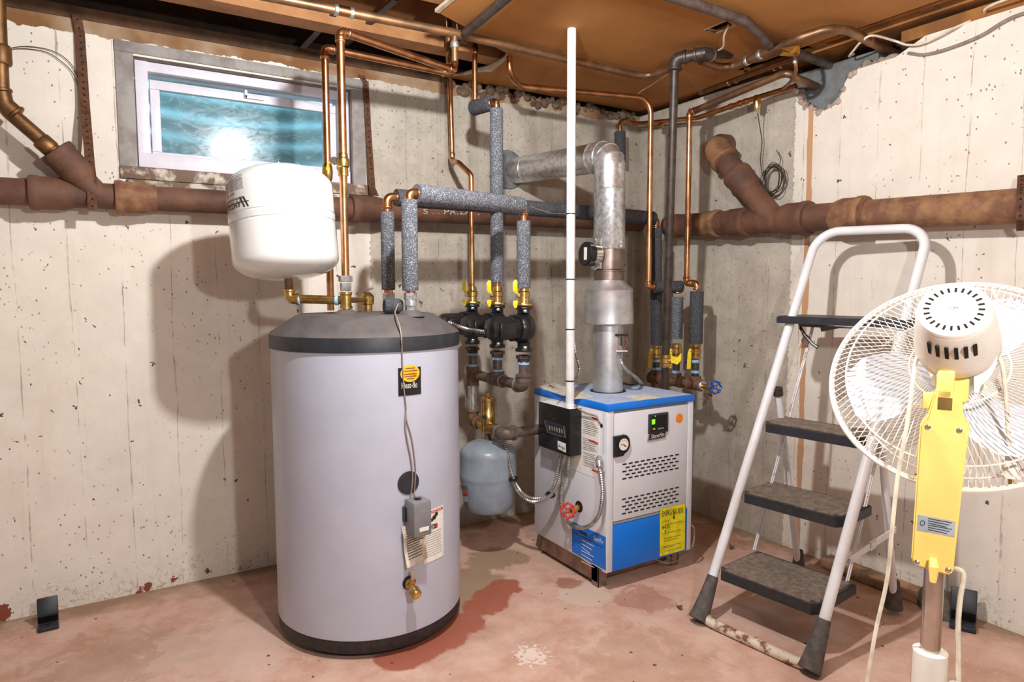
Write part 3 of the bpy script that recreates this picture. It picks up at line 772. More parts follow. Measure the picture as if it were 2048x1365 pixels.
# capillary wires from the thermostat up over the lid
mb = MB()
pts = [side(ang_of(817, 1000)[0], bz1-.005, .036)]+[cylpt(px, py, .006) for px, py in ((821, 1000), (825, 960), (822, 920), (811, 860), (812, 815), (808, 780), (805, 730), (804, 700))]
zl = 1.066
pts2 = pts + [cylpt(803, 680, .01), V3(*(PL(800, 660, 2.06)), 1.03), V3(*(PL(793, 640, 2.10)), 1.062), V3(*(PL(790, 620, 2.15)), 1.075), V3(*(PL(797, 610, 2.2)), 1.10)]
mb.sweep(smooth_path(pts2, 5), .0022, 6).build('sensor_wire', 'wire', tank)
pts = [bc+V3(0, 0, bz1)-tng*.004]+[cylpt(px, py, .005) for px, py in ((829, 985), (831, 940), (824, 880), (813, 840), (812, 810))]
MB().sweep(smooth_path(pts, 5), .0019, 6).build('sensor_wire', 'wire', tank)

# ------------------------------------------------------------------ fittings on the tank: tee, unions, white expansion tank
D0 = 2.28
T1 = PL(692, 600, D0); dT = depth(V3(T1.x, T1.y, 1.1))
MB().lathe([(.05, 1.058), (.046, 1.062), (.024, 1.078), (.018, 1.08)], (T1.x, T1.y, 0), (0, 0, 1), 24).build('port_collar', 'lid', tank)
def vert(xy, y0, y1, r, m, parent, name='pipe', n=16): return MB().cyl(V(xy, y0), V(xy, y1), r, n).build(name, m, parent)
hot = thing('copper_pipe', (T1.x, T1.y, 1.06), 'bright copper riser from the water heater past the window to the ceiling', 'pipe')
vert(T1, 628, 612, .013, 'galv', hot, 'nipple')
MB().lathe([(.021, 0), (.021, .008), (.018, .012), (.018, .044), (.021, .048), (.021, .056)], V(T1, 618), (0, 0, 1), 18).build('tee', 'brass', hot)
zt = VZ(T1, 601)
MB().hexnut(V(T1, 583), V(T1, 566), .019).build('union_ring', 'galv', hot)
MB().hexnut(V(T1, 564), V(T1, 552), .0235).build('union_nut', 'galv', hot)
top1 = V(T1, 62)
e1p = PZ(908, 141, top1.z)
vert(T1, 556, 340, .0125, 'copper', hot); vert(T1, 352, 338, .0165, 'brass', hot, 'valve_end')
bv = MB().lathe([(.014, -.03), (.016, -.026), (.016, -.016), (.02, -.012), (.021, 0), (.02, .012), (.016, .016), (.016, .026), (.014, .03)], V(T1, 326), (0, 0, 1), 18).build('ball_valve', 'brass', hot)
lv = V(T1, 322)-RT*.03
MB().lathe([(.011, -.008), (.014, 0), (.011, .008)], lv, FW, 12).build('lever_nut', 'bolt', bv)
MB().cyl(V(T1, 324), lv, .007, 10).build('valve_stem', 'bolt', bv)
MB().strip([lv-RT*.004, lv-RT*.018+V3(0, 0, -.012), lv-RT*.022+V3(0, 0, -.03)], FW*.008, .003, RT).build('lever', 'yellow', bv)
vert(T1, 316, 68, .0135, 'copper', hot)
collar(V(T1, 78), (0, 0, 1), .0165, .022, 'copper', hot)
elbow(top1, (0, 0, -1), e1p-top1, .0148, .034, 'copper', hot)
MB().cyl(top1+(e1p-top1).normalized()*.02, e1p, .0135, 16).build('pipe', 'copper', hot)
elbow(e1p, top1-e1p, (0, 0, 1), .0148, .03, 'copper', hot)
u1 = V3(e1p.x, e1p.y, 0); MB().cyl(e1p, V3(e1p.x, e1p.y, VZ(e1p, 70)), .0135, 16).build('pipe', 'old_copper', hot)

elb = PD(579, 598, dT); wt_bot = PD(577, 566, dT); wt_top = PD(557, 333, dT)
br = thing('expansion_pipe', elb, 'short brass elbow and pipe linking white expansion tank to tee', 'pipe')
tee_c = V3(T1.x, T1.y, zt)
MB().cyl(elb, tee_c, .0145, 16).build('pipe', 'brass', br)
elbow(elb, (0, 0, 1), tee_c-elb, .0175, .032, 'brass', br)
for px in (598, 674): collar(PD(px, 601, dT), tee_c-elb, .0165, .012, 'tape', br, 'sealing_tape')
MB().cyl(elb+V3(0, 0, .025), wt_bot+V3(0, 0, .02), .013, 14).build('nipple', 'rustiron', br)
axw = (wt_top-wt_bot).normalized(); LW = (wt_top-wt_bot).length
wr_ = .1685
xt = thing('expansion_tank', wt_bot, 'glossy white expansion tank mounted upside down above the water heater', 'tank')
pr = []
for k in range(9): a = math.pi/2*k/8; pr.append((.03+(wr_-.03)*math.sin(a), .012+.062*(1-math.cos(a))))
pr += [(wr_, .10), (wr_, LW*.485), (wr_*.985, LW*.49), (wr_*.985, LW*.50), (wr_, LW*.505), (wr_+.002, LW*.555), (wr_*.985, LW*.56), (wr_*.985, LW*.568), (wr_, LW*.573), (wr_, LW*.80)]
for k in range(1, 10): a = math.pi/2*k/9; pr.append((wr_-(wr_-.012)*(1-math.cos(a))*1.0, LW*.80+LW*.195*math.sin(a)))
MB().lathe(pr, wt_bot, axw, 64).build('tank_body', 'whitetank', xt)
MB().lathe([(.012, 0), (.012, .006), (.006, .007), (.006, .016)], wt_bot+axw*LW*.993, axw, 12).build('air_valve', 'bolt', xt)
# upside-down maker's print on the left flank
def wside(a, h, out=.0008):
    # a=0 is the front of the tank, positive turns to the left in the picture
    d = V3(-wt_bot.x, -wt_bot.y, 0); d -= axw*d.dot(axw); d.normalize(); e1 = axw.cross(d)
    v = d*math.cos(a)-e1*math.sin(a); return wt_bot+axw*h+v*(wr_+out)
def wpatch(a0, a1, h0, h1, out=.0005):
    mb = MB(); n = 5; vs_, fs = [], []
    for i in range(n+1):
        a = a0+(a1-a0)*i/n; vs_ += [wside(a, h0, out), wside(a, h1, out)]
    for i in range(n): fs.append((2*i, 2*i+1, 2*i+3, 2*i+2))
    return mb.add(vs_, fs)
lt = wpatch(.60, 1.42, LW*.625, LW*.632).build('maker_print', 'ink', xt, 0)
mb = MB()
for k in range(11): h = LW*(.735+.011*k); q = wpatch(.70, 1.40, h, h+LW*.005); mb.add(q.v, q.f)
q = wpatch(.72, 1.40, LW*.655, LW*.672); mb.add(q.v, q.f)
for a in (.95, 1.06, 1.2): q = wpatch(a, a+.06, LW*.70, LW*.718); mb.add(q.v, q.f)
mb.build('maker_print', 'inkgrey', xt, 0)
lettering('AMTROL', lambda u, v: wside(.78+.62*u, LW*.648-LW*.058*v+0, .001), 'ink', xt)
# angular mark right of the name
for (a0, a1) in ((.60, .70), (.68, .78)):
    mb = MB(); mb.add([wside(a0, LW*.585), wside(a0+.035, LW*.585), wside(a1+.035, LW*.672), wside(a1, LW*.672)], [(0, 1, 2, 3)]); mb.build('maker_mark', 'ink', xt, 0)

# second copper riser behind, with its yellow ball valve
Dc = 2.5
T2 = PL(654, 300, Dc); top2 = V(T2, 96); e2p = PZ(898, 147, top2.z)
cold = thing('copper_pipe', (T2.x, T2.y, 1.06), 'copper riser behind the white tank turning along the ceiling', 'pipe')
MB().cyl(V3(T2.x, T2.y, 1.07), top2-V3(0, 0, .02), .0125, 16).build('pipe', 'copper', cold)
elbow(top2, (0, 0, -1), e2p-top2, .0142, .034, 'copper', cold)
MB().cyl(top2+(e2p-top2).normalized()*.02, e2p, .0125, 16).build('pipe', 'copper', cold)
elbow(e2p, top2-e2p, (0, 0, 1), .0142, .028, 'copper', cold)
MB().cyl(e2p, V3(e2p.x, e2p.y, 2.2), .0125, 14).build('pipe', 'old_copper', cold)
collar(V(T2, 112), (0, 0, 1), .0158, .022, 'copper', cold)
bv = MB().lathe([(.014, -.03), (.017, -.02), (.019, 0), (.017, .02), (.014, .03)], V(T2, 345), (0, 0, 1), 18).build('ball_valve', 'brass', cold)
lv = V(T2, 345)-FW*.026
MB().strip([lv+V3(0, 0, .012), lv-RT*.004+V3(0, 0, -.01), lv-RT*.008+V3(0, 0, -.03)], RT*.006, .003, FW).build('lever', 'yellow', bv)
# relief valve at the back of the lid
rv = PL(735, 600, 2.46)
rvt = thing('relief_valve', (rv.x, rv.y, 1.064), 'brass relief valve with lever at the back of the water heater lid', 'valve')
MB().lathe([(.016, 1.064), (.016, 1.09), (.022, 1.092), (.024, 1.12), (.018, 1.128), (.010, 1.135)], (rv.x, rv.y, 0), (0, 0, 1), 16).build('valve_body', 'brass', rvt)
MB().cyl(V3(rv.x, rv.y, zt), V3(T1.x, T1.y, zt), .010, 12).build('side_outlet', 'brass', rvt)
MB().strip([V3(rv.x, rv.y, 1.137)-RT*.02, V3(rv.x, rv.y, 1.142)+RT*.02+V3(0, 0, .008)], FW*.008, .003, (0, 0, 1)).build('lever', 'bolt', rvt)

# ================================================================== FOAM-INSULATED HEATING PIPES
HX = 1.36; HY = (2.144, 2.344, 2.56)          # header under the three pumps
zend = PX(1055, 411, HX).z
def solveD(px, py, z):
    d = ray(px, py); return (z-HC)/d.z*math.hypot(d.x, d.y)
S1 = PL(818, 384, solveD(818, 386, zend))
def sleeve(a, b, r, parent, m='foam', name='insulation_sleeve'):
    a, b = Vector(a), Vector(b)
    o = MB().lathe([(r*.55, -.0005), (r*.97, 0), (r, .003), (r, (b-a).length-.003), (r*.97, (b-a).length), (r*.55, (b-a).length+.0005)], a, b-a, 26).build(name, m, parent); return o
p1 = thing('insulated_pipe', (S1.x, S1.y, 1.064), 'near foam-covered pipe from water heater lid across to the front pump', 'pipe')
A_ = V3(S1.x, S1.y, zend); B_ = V3(HX, HY[0], zend)
dirp = (B_-A_).normalized()
MB().lathe([(.046, 1.058), (.042, 1.063), (.03, 1.076), (.026, 1.078)], (S1.x, S1.y, 0), (0, 0, 1), 24).build('port_collar', 'lid', tank)
MB().hexnut(V(S1, 624), V(S1, 612), .019).build('union_ring', 'galv', p1)
MB().lathe([(.019, 0), (.019, .02)], V(S1, 612), (0, 0, 1), 20).build('union_ring', 'galv', p1)
MB().hexnut(V(S1, 600), V(S1, 586), .0225).build('union_nut', 'galv', p1)
vert(S1, 590, 575, .016, 'copper', p1)
sleeve(V(S1, 582), V(S1, 400), .0262, p1)
elbow(A_, (0, 0, -1), B_-A_, .0155, .036, 'copper', p1)
sleeve(A_+dirp*.03, B_-dirp*.012, .0325, p1)
MB().cyl(A_+dirp*.02, B_, .0135, 14).build('pipe', 'copper', p1)
elbow(B_, (0, 0, -1), A_-B_, .0155, .034, 'copper', p1)
sleeve(V((HX, HY[0]), 442), V((HX, HY[0]), 577), .0262, p1)
vert((HX, HY[0]), 425, 590, .0135, 'copper', p1)

S2 = PL(774, 400, D0*1.085); z2 = VZ(S2, 394)
C2 = PZ(1312, 437, z2)
RXY = (C2.x, C2.y)
p2 = thing('insulated_pipe', (S2.x, S2.y, 1.064), 'rear foam-covered pipe from water heater lid to the valves behind the boiler', 'pipe')
A2 = V3(S2.x, S2.y, z2); B2 = V3(C2.x, C2.y, z2); d2 = (B2-A2).normalized()
MB().hexnut(V(S2, 620), V(S2, 606), .019).build('union_ring', 'galv', p2)
MB().hexnut(V(S2, 602), V(S2, 586), .0225).build('union_nut', 'galv', p2)
vert(S2, 590, 572, .016, 'copper', p2)
sleeve(V(S2, 580), V(S2, 424), .0245, p2)
elbow(A2, (0, 0, -1), B2-A2, .0165, .042, 'copper', p2)
vert(S2, 428, 405, .0145, 'copper', p2)
sleeve(A2+d2*.035, B2-d2*.02, .0315, p2, 'foamdark')
elbow(B2, (0, 0, -1), A2-B2, .0165, .04, 'copper', p2)
# black rubber cap beside the lid unions
cap = PL(786, 606, 2.24)
tag(MB().lathe([(.022, -.03), (.026, -.02), (.026, .02), (.02, .03)], V3(cap.x, cap.y, 1.09), RT*.9+FW*.4, 18).build('foam_scrap', 'foamdark'), 'black foam scrap lying between the unions on the lid', 'foam scrap')

# pump 2 riser with foam, and pump 3 bare copper riser
def rx(px, py, y): return PX(px, py, HX)
p3 = thing('insulated_pipe', (HX, HY[1], 1.0), 'tall foam-covered vertical pipe above the middle pump', 'pipe')
m2 = (HX, HY[1]); t3 = V(m2, 203)
vert(m2, 585, 205, .0125, 'copper', p3)
sleeve(V(m2, 565), V(m2, 218), .0262, p3)
k3 = PZ(950, 217, t3.z-.002); k3 = V3(k3.x, k3.y, t3.z)
d3 = (k3-t3).normalized()
elbow(t3, (0, 0, -1), d3, .0145, .034, 'copper', p3)
sleeve(t3+d3*.03, k3+d3*.01, .030, p3, 'foamdark')
elbow(k3, -d3, (0, 0, 1), .0135, .03, 'copper', p3)
MB().cyl(k3, V3(k3.x, k3.y, 2.16), .0115, 14).build('pipe', 'copper', p3)
collar(V3(k3.x, k3.y, VZ(k3, 100)), (0, 0, 1), .0142, .03, 'copper', p3)
p4 = thing('copper_pipe', (HX, HY[2], 1.0), 'thin copper pipe with an offset bend above the rear pump', 'pipe')
m4 = (HX, HY[2]); a4 = V(m4, 355)
b4 = PA(903, 320, .06)
pts = [V(m4, 590), V(m4, 350), V(m4, 322)+V3(-.03, .06, .0), PA(903, 318, .08)+V3(0, 0, -.01), PA(904, 300, .08), PA(899, 140, .08)]
pipe('pipe', pts, .0115, 'copper', p4, .035)
collar(PA(904, 312, .08), (0, 0, 1), .0142, .03, 'copper', p4)

# ================================================================== PUMPS AND THEIR HEADER
def pump(i, label):
    xy = (HX, HY[i]); s = depth(V3(HX, HY[i], .95))
    zc = [VZ((HX, HY[0]), y) for y in (656, 612, 704, 584)]
    zc_, zf, zb_, zv = zc
    P0 = thing('circulator_pump', (HX, HY[i], zb_), label, 'pump', 'circulator pumps on the iron header')
    c = V3(HX, HY[i], zc_)
    MB().lathe([(.02, -.045), (.052, -.032), (.062, -.012), (.060, .006), (.048, .022), (.030, .034), (.012, .036)], c, (1, 0, 0), 32).build('volute', 'black', P0)
    # motor housing with flat faces
    MB().lathe([(.046, .035), (.05, .04), (.05, .06), (.044, .064), (.044, .135), (.040, .15), (.02, .155)], c, (-1, 0, 0), 8).build('motor_housing', 'black', P0, 20)
    MB().bobox(c+V3(-.095, -.002, -.006), V3(.036, 0, 0), V3(0, .05, 0), V3(0, 0, .030), .008).build('terminal_box', 'black', P0)
    # necks and flanges
    for zz, sgn in ((zf, 1), (zb_, -1)):
        MB().lathe([(.034, 0), (.026, .02), (.024, abs(zz-zc_)-.012)], c, (0, 0, sgn), 20).build('neck', 'black', P0)
        fl = MB()
        fl.lathe([(.032, -.006), (.032, .006)], V3(HX, HY[i], zz-sgn*.008), (0, 0, 1), 24)
        fl.bobox(V3(HX, HY[i], zz-sgn*.008), V3(.02, .044, 0), V3(-.014, .006, 0), V3(0, 0, .0055), .002)
        fo = fl.build('flange', 'black', P0)
        for k in (-1, 1):
            q = V3(HX+.017*k, HY[i]+.037*k, zz-sgn*.004)
            MB().hexnut(q-V3(0, 0, .02*sgn), q-V3(0, 0, .010*sgn), .008).build('bolt', 'bolt', fo)
    # brass isolation flange with ball valve above
    bf = MB().lathe([(.034, 0), (.036, .002), (.036, .008), (.03, .010), (.022, .012), (.021, .03), (.024, .034), (.024, .052), (.019, .056), (.018, .074)], V3(HX, HY[i], zf), (0, 0, 1), 24)
    bf.bobox(V3(HX, HY[i], zf+.005), V3(.019, .042, 0), V3(-.014, .006, 0), V3(0, 0, .005), .002)
    v = bf.build('isolation_valve', 'brass', P0)
    sd = (-RT*.8-FW*.6).normalized()
    st_ = V3(HX, HY[i], zf+.038)
    MB().cyl(st_, st_+sd*.034, .007, 10).build('valve_stem', 'bolt', v)
    MB().hexnut(st_+sd*.03, st_+sd*.037, .009).build('lever_nut', 'bolt', v)
    w_ = RT*.0085
    MB().strip([st_+sd*.032+V3(0, 0, .006), st_+sd*.040+V3(0, 0, .018), st_+sd*.040+V3(0, 0, .05), st_+sd*.037+V3(0, 0, .058)], [w_*.7, w_, w_, w_*.5], .006, FW).build('lever', 'yellow', v)
    s2 = V3(HX, HY[i], zf+.004)
    MB().cyl(s2, s2+sd*.038, .006, 10).build('drain_stem', 'bolt', v)
    MB().strip([s2+sd*.038+V3(0, 0, .014), s2+sd*.040+V3(0, 0, .0), s2+sd*.038+V3(0, 0, -.014)], [w_, w_, w_*.5], .006, FW).build('drain_lever', 'yellow', v)
    return P0, zb_
for i, l in enumerate(('black circulator pump nearest the camera with thick foam pipe above', 'black circulator pump in the middle under the tall foam pipe', 'black circulator pump at the rear under the thin copper pipe')):
    P0, zb_ = pump(i, l)
zh = .775
hd = thing('pipe_header', (HX, HY[1], zh), 'grey iron pipe header with tees below the three pumps', 'pipe')
MB().cyl((HX, HY[0], zh), (HX, HY[2], zh), .0205, 20).build('pipe', 'iron', hd)
for i in range(3):
    xy = (HX, HY[i])
    MB().lathe([(.0235, 0), (.0235, .012), (.030, .014), (.030, .026), (.022, .028)], V3(HX, HY[i], zb_-.040), (0, 0, 1), 6).build('flange_nut', 'blackiron', hd)
    MB().cyl((HX, HY[i], zh), (HX, HY[i], zb_-.02), .0185, 18).build('nipple', 'iron', hd)
    collar((HX, HY[i], zb_-.044), (0, 0, 1), .0215, .012, 'tape', hd, 'sealing_tape')
    collar((HX, HY[i], zh+.036), (0, 0, 1), .0225, .014, 'tape', hd, 'sealing_tape')
    m_ = 'iron' if i < 2 else 'rustiron'
    collar((HX, HY[i], zh+.024), (0, 0, 1), .0285, .022, m_, hd, 'tee_collar')
    if i == 1:
        MB().cyl((HX, HY[1]-.04, zh), (HX, HY[1]+.04, zh), .026, 20).build('tee', m_, hd)
        for k in (-1, 1): collar((HX, HY[1]+k*.038, zh), (0, 1, 0), .0285, .014, 'iron', hd, 'tee_collar')
elbow((HX, HY[0], zh), (0, 0, 1), (0, 1, 0), .027, .045, 'iron', hd)
MB().cyl((HX, HY[2], zh-.05), (HX, HY[2], zh+.03), .027, 20).build('tee', 'rustiron', hd)
collar((HX, HY[2]-.03, zh), (0, 1, 0), .0285, .02, 'rustiron', hd, 'tee_collar')
# riser, air separator, supply pipe to the boiler
zs = .559
sp = thing('supply_pipe', (HX, 2.4, zs), 'iron supply pipe with elbow between the boiler and the air separator', 'pipe')
MB().cyl((HX, HY[2], zh-.05), (HX, HY[2], zs), .019, 18).build('riser', 'galv', sp)
elbow((HX, HY[2], zs+.01), (0, 0, 1), (0, -1, 0), .026, .05, 'rustiron', sp)
SY = PX(976, 850, HX).y
MB().cyl((HX, HY[2], zs+.01), (HX, 2.292, zs+.005), .0185, 18).build('pipe', 'brass', sp)
MB().cyl((HX, SY-.045, zs+.005), (HX, 2.292, zs), .021, 18).build('pipe', 'iron', sp)
elbow((HX, 2.292, zs), (0, 1, 0), (1, 0, 0), .027, .05, 'iron', sp)
MB().cyl((HX, 2.292, zs), (1.558, 2.292, zs), .0215, 20).build('pipe', 'iron', sp)
ar = thing('air_separator', (HX, SY, zs-.05), 'brass air separator standing upright beside the grey expansion tank', 'air separator')
zt1 = VZ((HX, SY), 800)
MB().lathe([(.020, VZ((HX, SY), 866)), (.028, VZ((HX, SY), 862)), (.031, VZ((HX, SY), 840)), (.031, VZ((HX, SY), 828)), (.028, VZ((HX, SY), 826)), (.028, VZ((HX, SY), 804)), (.031, VZ((HX, SY), 802)), (.031, VZ((HX, SY), 796)), (.026, VZ((HX, SY), 793)), (.008, VZ((HX, SY), 792)), (.008, VZ((HX, SY), 786)), (.005, VZ((HX, SY), 785))], (HX, SY, 0), (0, 0, 1), 26).build('separator_body', 'brass', ar)
for k in (-1, 1): collar((HX, SY+.04*k, zs+.006), (0, 1, 0), .025, .03, 'brass', ar, 'side_port')
q = V3(HX, SY, VZ((HX, SY), 833))-FW*.031
MB().lathe([(.009, -.002), (.009, .001)], q-RT*.013, -FW, 14).build('maker_dot', 'black', ar)
# grey hanging expansion tank
gx = thing('expansion_tank', (HX, SY, VZ((HX, SY), 1017)), 'blue grey expansion tank hanging between water heater and boiler', 'tank')
z_ = lambda py: VZ((HX, SY), py)
gr_ = .119
pr = [(.02, z_(1017)), (gr_*.80, z_(1016)), (gr_*.86, z_(1011)), (gr_*.90, z_(1000)), (gr_, z_(956)), (gr_, z_(955)), (gr_*1.012, z_(953)), (gr_*1.012, z_(946)), (gr_, z_(944))]
pr += [(gr_, z_(910))]
for k in range(1, 9): a = math.pi/2*k/8; pr.append((gr_*math.cos(a)+.012*math.sin(a), z_(910)+(z_(880)-z_(910))*math.sin(a)))
MB().lathe(pr, (HX, SY, 0), (0, 0, 1), 48).build('tank_body', 'bluegrey', gx)
MB().cyl((HX, SY, z_(884)), (HX, SY, z_(862)), .014, 14).build('nipple', 'rustiron', gx)
def gside(px, py, out=.001):
    d = ray(px, py); r = gr_+out; a = d.x**2+d.y**2; b = -2*(d.x*HX+d.y*SY); c = HX*HX+SY*SY-r*r
    t = (-b-math.sqrt(max(0, b*b-4*a*c)))/(2*a); return CAMP+d*t
def gpatch(x0, x1, y0, y1, m, name):
    mb = MB(); return mb.add([gside(x0, y0), gside((x0+x1)/2, y0), gside(x1, y0), gside(x1, y1), gside((x0+x1)/2, y1), gside(x0, y1)], [(0, 1, 4, 5), (1, 2, 3, 4)]).build(name, m, gx, 0)
gpatch(926, 936, 982, 990, 'red', 'label_band'); gpatch(926, 936, 993, 1004, 'inkgrey', 'label_print')
g0_, g1_ = gside(921, 982), gside(936, 974)
lettering('EXTROL', lambda u, v: gside(914+22*u, 980-8*v), 'ink', gx)

# ================================================================== BOILER
BX0, BX1, BY0, BY1, BZ0, BZ1 = 1.56, 2.002, 1.884, 2.374, .086, .696
bo = thing('boiler', (1.78, 2.13, 0), 'white and blue gas boiler cabinet with vent slots and yellow energy label', 'boiler')
MB().bbox(BX0, BX1, BY0+.012, BY1, BZ0, BZ1, .004).build('jacket', 'jacket', bo)
lidb = MB().bbox(BX0-.004, BX1+.002, BY0-.006, BY1-.002, BZ1, .7215, .003).build('top_lid', 'blue', bo)
# dust lying on the lid
def duststain(px0, py0, pts, m, name):
    return MB().add([PZ(px, py, .7221) for px, py in pts], [tuple(range(len(pts)))]).build(name, m, lidb, 0)
M['dust'] = mat('pale_dust_film', (176, 186, 208), .9, 0, (150, 170, 206), 20, .35, .65)
M['dustcream'] = mat('cream_paper_scrap', (214, 206, 192), .9)
q = .7219
MB().add([(BX0+.004, BY0+.004, q), (BX1-.006, BY0+.004, q), (BX1-.006, BY1-.02, q), (BX0+.004, BY1-.02, q)], [(0, 1, 2, 3)]).build('dust_film', 'dust', lidb, 0)
duststain(0, 0, [(1075, 774), (1108, 766), (1160, 783), (1190, 795), (1150, 799), (1110, 787)], 'dustcream', 'dust_patch')
duststain(0, 0, [(1247, 793), (1290, 789), (1327, 796), (1277, 802)], 'dustcream', 'dust_patch')
duststain(0, 0, [(1093, 773), (1100, 770), (1114, 776), (1103, 778)], 'hole', 'soot_mark')
# corner posts and front panels
MB().bbox(BX0-.001, BX0+.030, BY0-.001, BY0+.03, BZ0-.004, BZ1-.001, .003).build('corner_post', 'jacket', bo)
MB().bbox(BX1-.028, BX1, BY0-.001, BY0+.03, BZ0-.004, BZ1-.001, .003).build('corner_post', 'jacket', bo)
zs_ = PY(1223, 1048, BY0).z
fp0, fp1 = BX0+.033, BX1-.031
MB().bbox(fp0, fp1, BY0, BY0+.014, zs_+.004, PY(1226, 828, BY0).z, .002).build('front_panel', 'jacket', bo)
MB().bbox(fp0-.002, fp1+.002, BY0+.004, BY0+.012, BZ0, BZ1-.002, .001).build('front_recess', 'aqua', bo)
dz1 = zs_-.008
door = MB().bbox(fp0-.002, fp1+.004, BY0-.004, BY0+.012, BZ0-.002, dz1, .002).build('access_door', 'blue', bo); door['label'] = 'plain blue lower access door'
MB().obox(((fp0+fp1)/2, BY0+.002, dz1+.006), ((fp1-fp0)/2, 0, 0), (0, .004, .004), (0, .001, -.001)).build('door_lip', 'aqua', door)
def fr(px, py, out=.0): return PY(px, py, BY0-out)
def frq(pts, out, th, m, name, parent):
    a = [fr(px, py, out) for px, py in pts]; return MB().prism([a], (0, th, 0)).build(name, m, parent, 0)
# vent slots: two banks of five staggered rows
def slot_bank(xa, ya, xb, yb, dx, dy, rows, n):
    p0, p1 = fr(xa, ya), fr(xb, yb); pitch = (p1.x-p0.x)/(n-1); rowh = (fr(xa, ya).z-fr(xa+dx, ya+dy).z)/(rows-1)
    for r in range(rows):
        k = n if r % 2 == 0 else n-1
        for i in range(k):
            x = p0.x+pitch*(i+(.5 if r % 2 else 0)); z = p0.z-rowh*r
            yield x, z, pitch*.66
slotme = None
for bank in ((1249, 929, 1354, 908.5, -.5, 29), (1248, 999, 1354, 976.5, -.5, 29)):
    for x, z, L in slot_bank(*bank, 5, 10):
        if slotme is None:
            so = MB().bobox((x, BY0-.0004, z), (L/2, 0, 0), (0, .0008, 0), (0, 0, .0028), .0007, 1).build('vent_slot', 'hole', bo, 0)
            slotme = so.data; sx_, sz_ = x, z
        else:
            c = so.copy(); COL.objects.link(c); c.parent = bo; c.location = so.location+V3(x-sx_, 0, z-sz_)
# sight window with green lamp, name badge, gauge, round sticker
def frame_part(name, x0, y0, x1, y1, out, th, m, parent, b=.002):
    a, c = fr(x0, y0, out), fr(x1, y1, out)
    return MB().bbox(a.x, c.x, BY0-out-th, BY0+.001, min(a.z, c.z), max(a.z, c.z), b).build(name, m, parent)
ca = frame_part('control_window', 1296, 829, 1334, 863, 0, .008, 'screenframe', bo, .003); ca['label'] = 'black control window with green lamp glowing'
a, c = fr(1299, 831), fr(1331, 860); 
MB().obox(((a.x+c.x)/2, BY0-.0085, (a.z+c.z)/2), ((c.x-a.x)/2-.003, 0, 0), (0, .0006, 0), (0, 0, abs(a.z-c.z)/2-.003)).build('dark_pane', 'hole', ca)
q = fr(1303.5, 843.5); MB().bobox((q.x, BY0-.0098, q.z), (.0075, 0, 0), (0, .001, 0), (0, 0, .0095), .0008).build('green_lamp', 'greenled', ca)
q = fr(1307, 832); MB().bobox((q.x, BY0-.0098, q.z), (.0016, 0, 0), (0, .001, 0), (0, 0, .0016), .0004).build('green_lamp', 'greenled', ca)
q = fr(1303, 858); MB().bobox((q.x+.004, BY0-.0098, q.z), (.006, 0, 0), (0, .001, 0), (0, 0, .003), .0006).build('wire_block', 'yorange', ca)
q = fr(1316, 857); MB().bobox((q.x+.006, BY0-.0098, q.z), (.016, 0, 0), (0, .001, 0), (0, 0, .003), .0006).build('circuit_strip', 'aqua', ca)
nb = frq([(1298, 868), (1334, 860.5), (1331, 876.5), (1295, 883.5)], .004, .005, 'bolt', 'name_badge', bo); nb['label'] = 'slanted black name badge with silver rim'
frq([(1300, 869.8), (1331.5, 863), (1329.5, 874.5), (1298.5, 881)], .0052, .0015, 'black', 'badge_face', nb)
def frtext(s, pts, out, m, parent, slant=0):
    a, b, d = fr(*pts[0], out), fr(*pts[1], out), fr(*pts[2], out)
    return lettering(s, lambda u, v: a+(b-a)*u+(d-a)*v, m, parent)
frtext('SlantFin', ((1301, 878.5), (1327.5, 873), (1303.5, 870)), .0062, 'paper', nb)
gp = fr(1243, 888)
ga = MB().prism([[fr(1225.5, 873), fr(1244, 870)] + [gp+V3(.0325*math.cos(t), 0, .0365*math.sin(t)) for t in [math.pi/2-.2-k*(math.pi-.4)/9 for k in range(10)]] + [fr(1243, 911), fr(1225.5, 914)]], (0, -.012, 0)).build('gauge', 'black', bo); ga['label'] = 'round pressure gauge with black surround'
MB().lathe([(.0255, 0), (.0265, .003), (.024, .004), (.022, .0042)], gp+V3(-.002, -.011, 0), (0, -1, 0), 30).build('bezel', 'black', ga)
MB().lathe([(.0225, 0), (.0225, .001)], gp+V3(-.002, -.0148, 0), (0, -1, 0), 30).build('dial', 'paper', ga)
MB().obox(gp+V3(-.009, -.0163, .001), (.009, 0, .001), (0, .0003, 0), (0, 0, .0009)).build('needle', 'ink', ga)
MB().obox(gp+V3(.003, -.0163, -.005), (.006, 0, -.004), (0, .0003, 0), (.001, 0, .0016)).build('needle', 'ink', ga)
mb = MB()
for t in [math.radians(a) for a in range(30, 151, 12)]: mb.obox(gp+V3(-.002+.017*math.cos(t), -.0162, .017*math.sin(t)), (.0022*math.cos(t), 0, .0022*math.sin(t)), (0, .0002, 0), (-.0005*math.sin(t), 0, .0005*math.cos(t)))
mb.build('dial_marks', 'red', ga, 0)
q = fr(1358.5, 837); MB().lathe([(.0195, 0), (.0195, .0006), (.0185, .0009)], q, (0, -1, 0), 30).build('round_sticker', 'orange', bo)
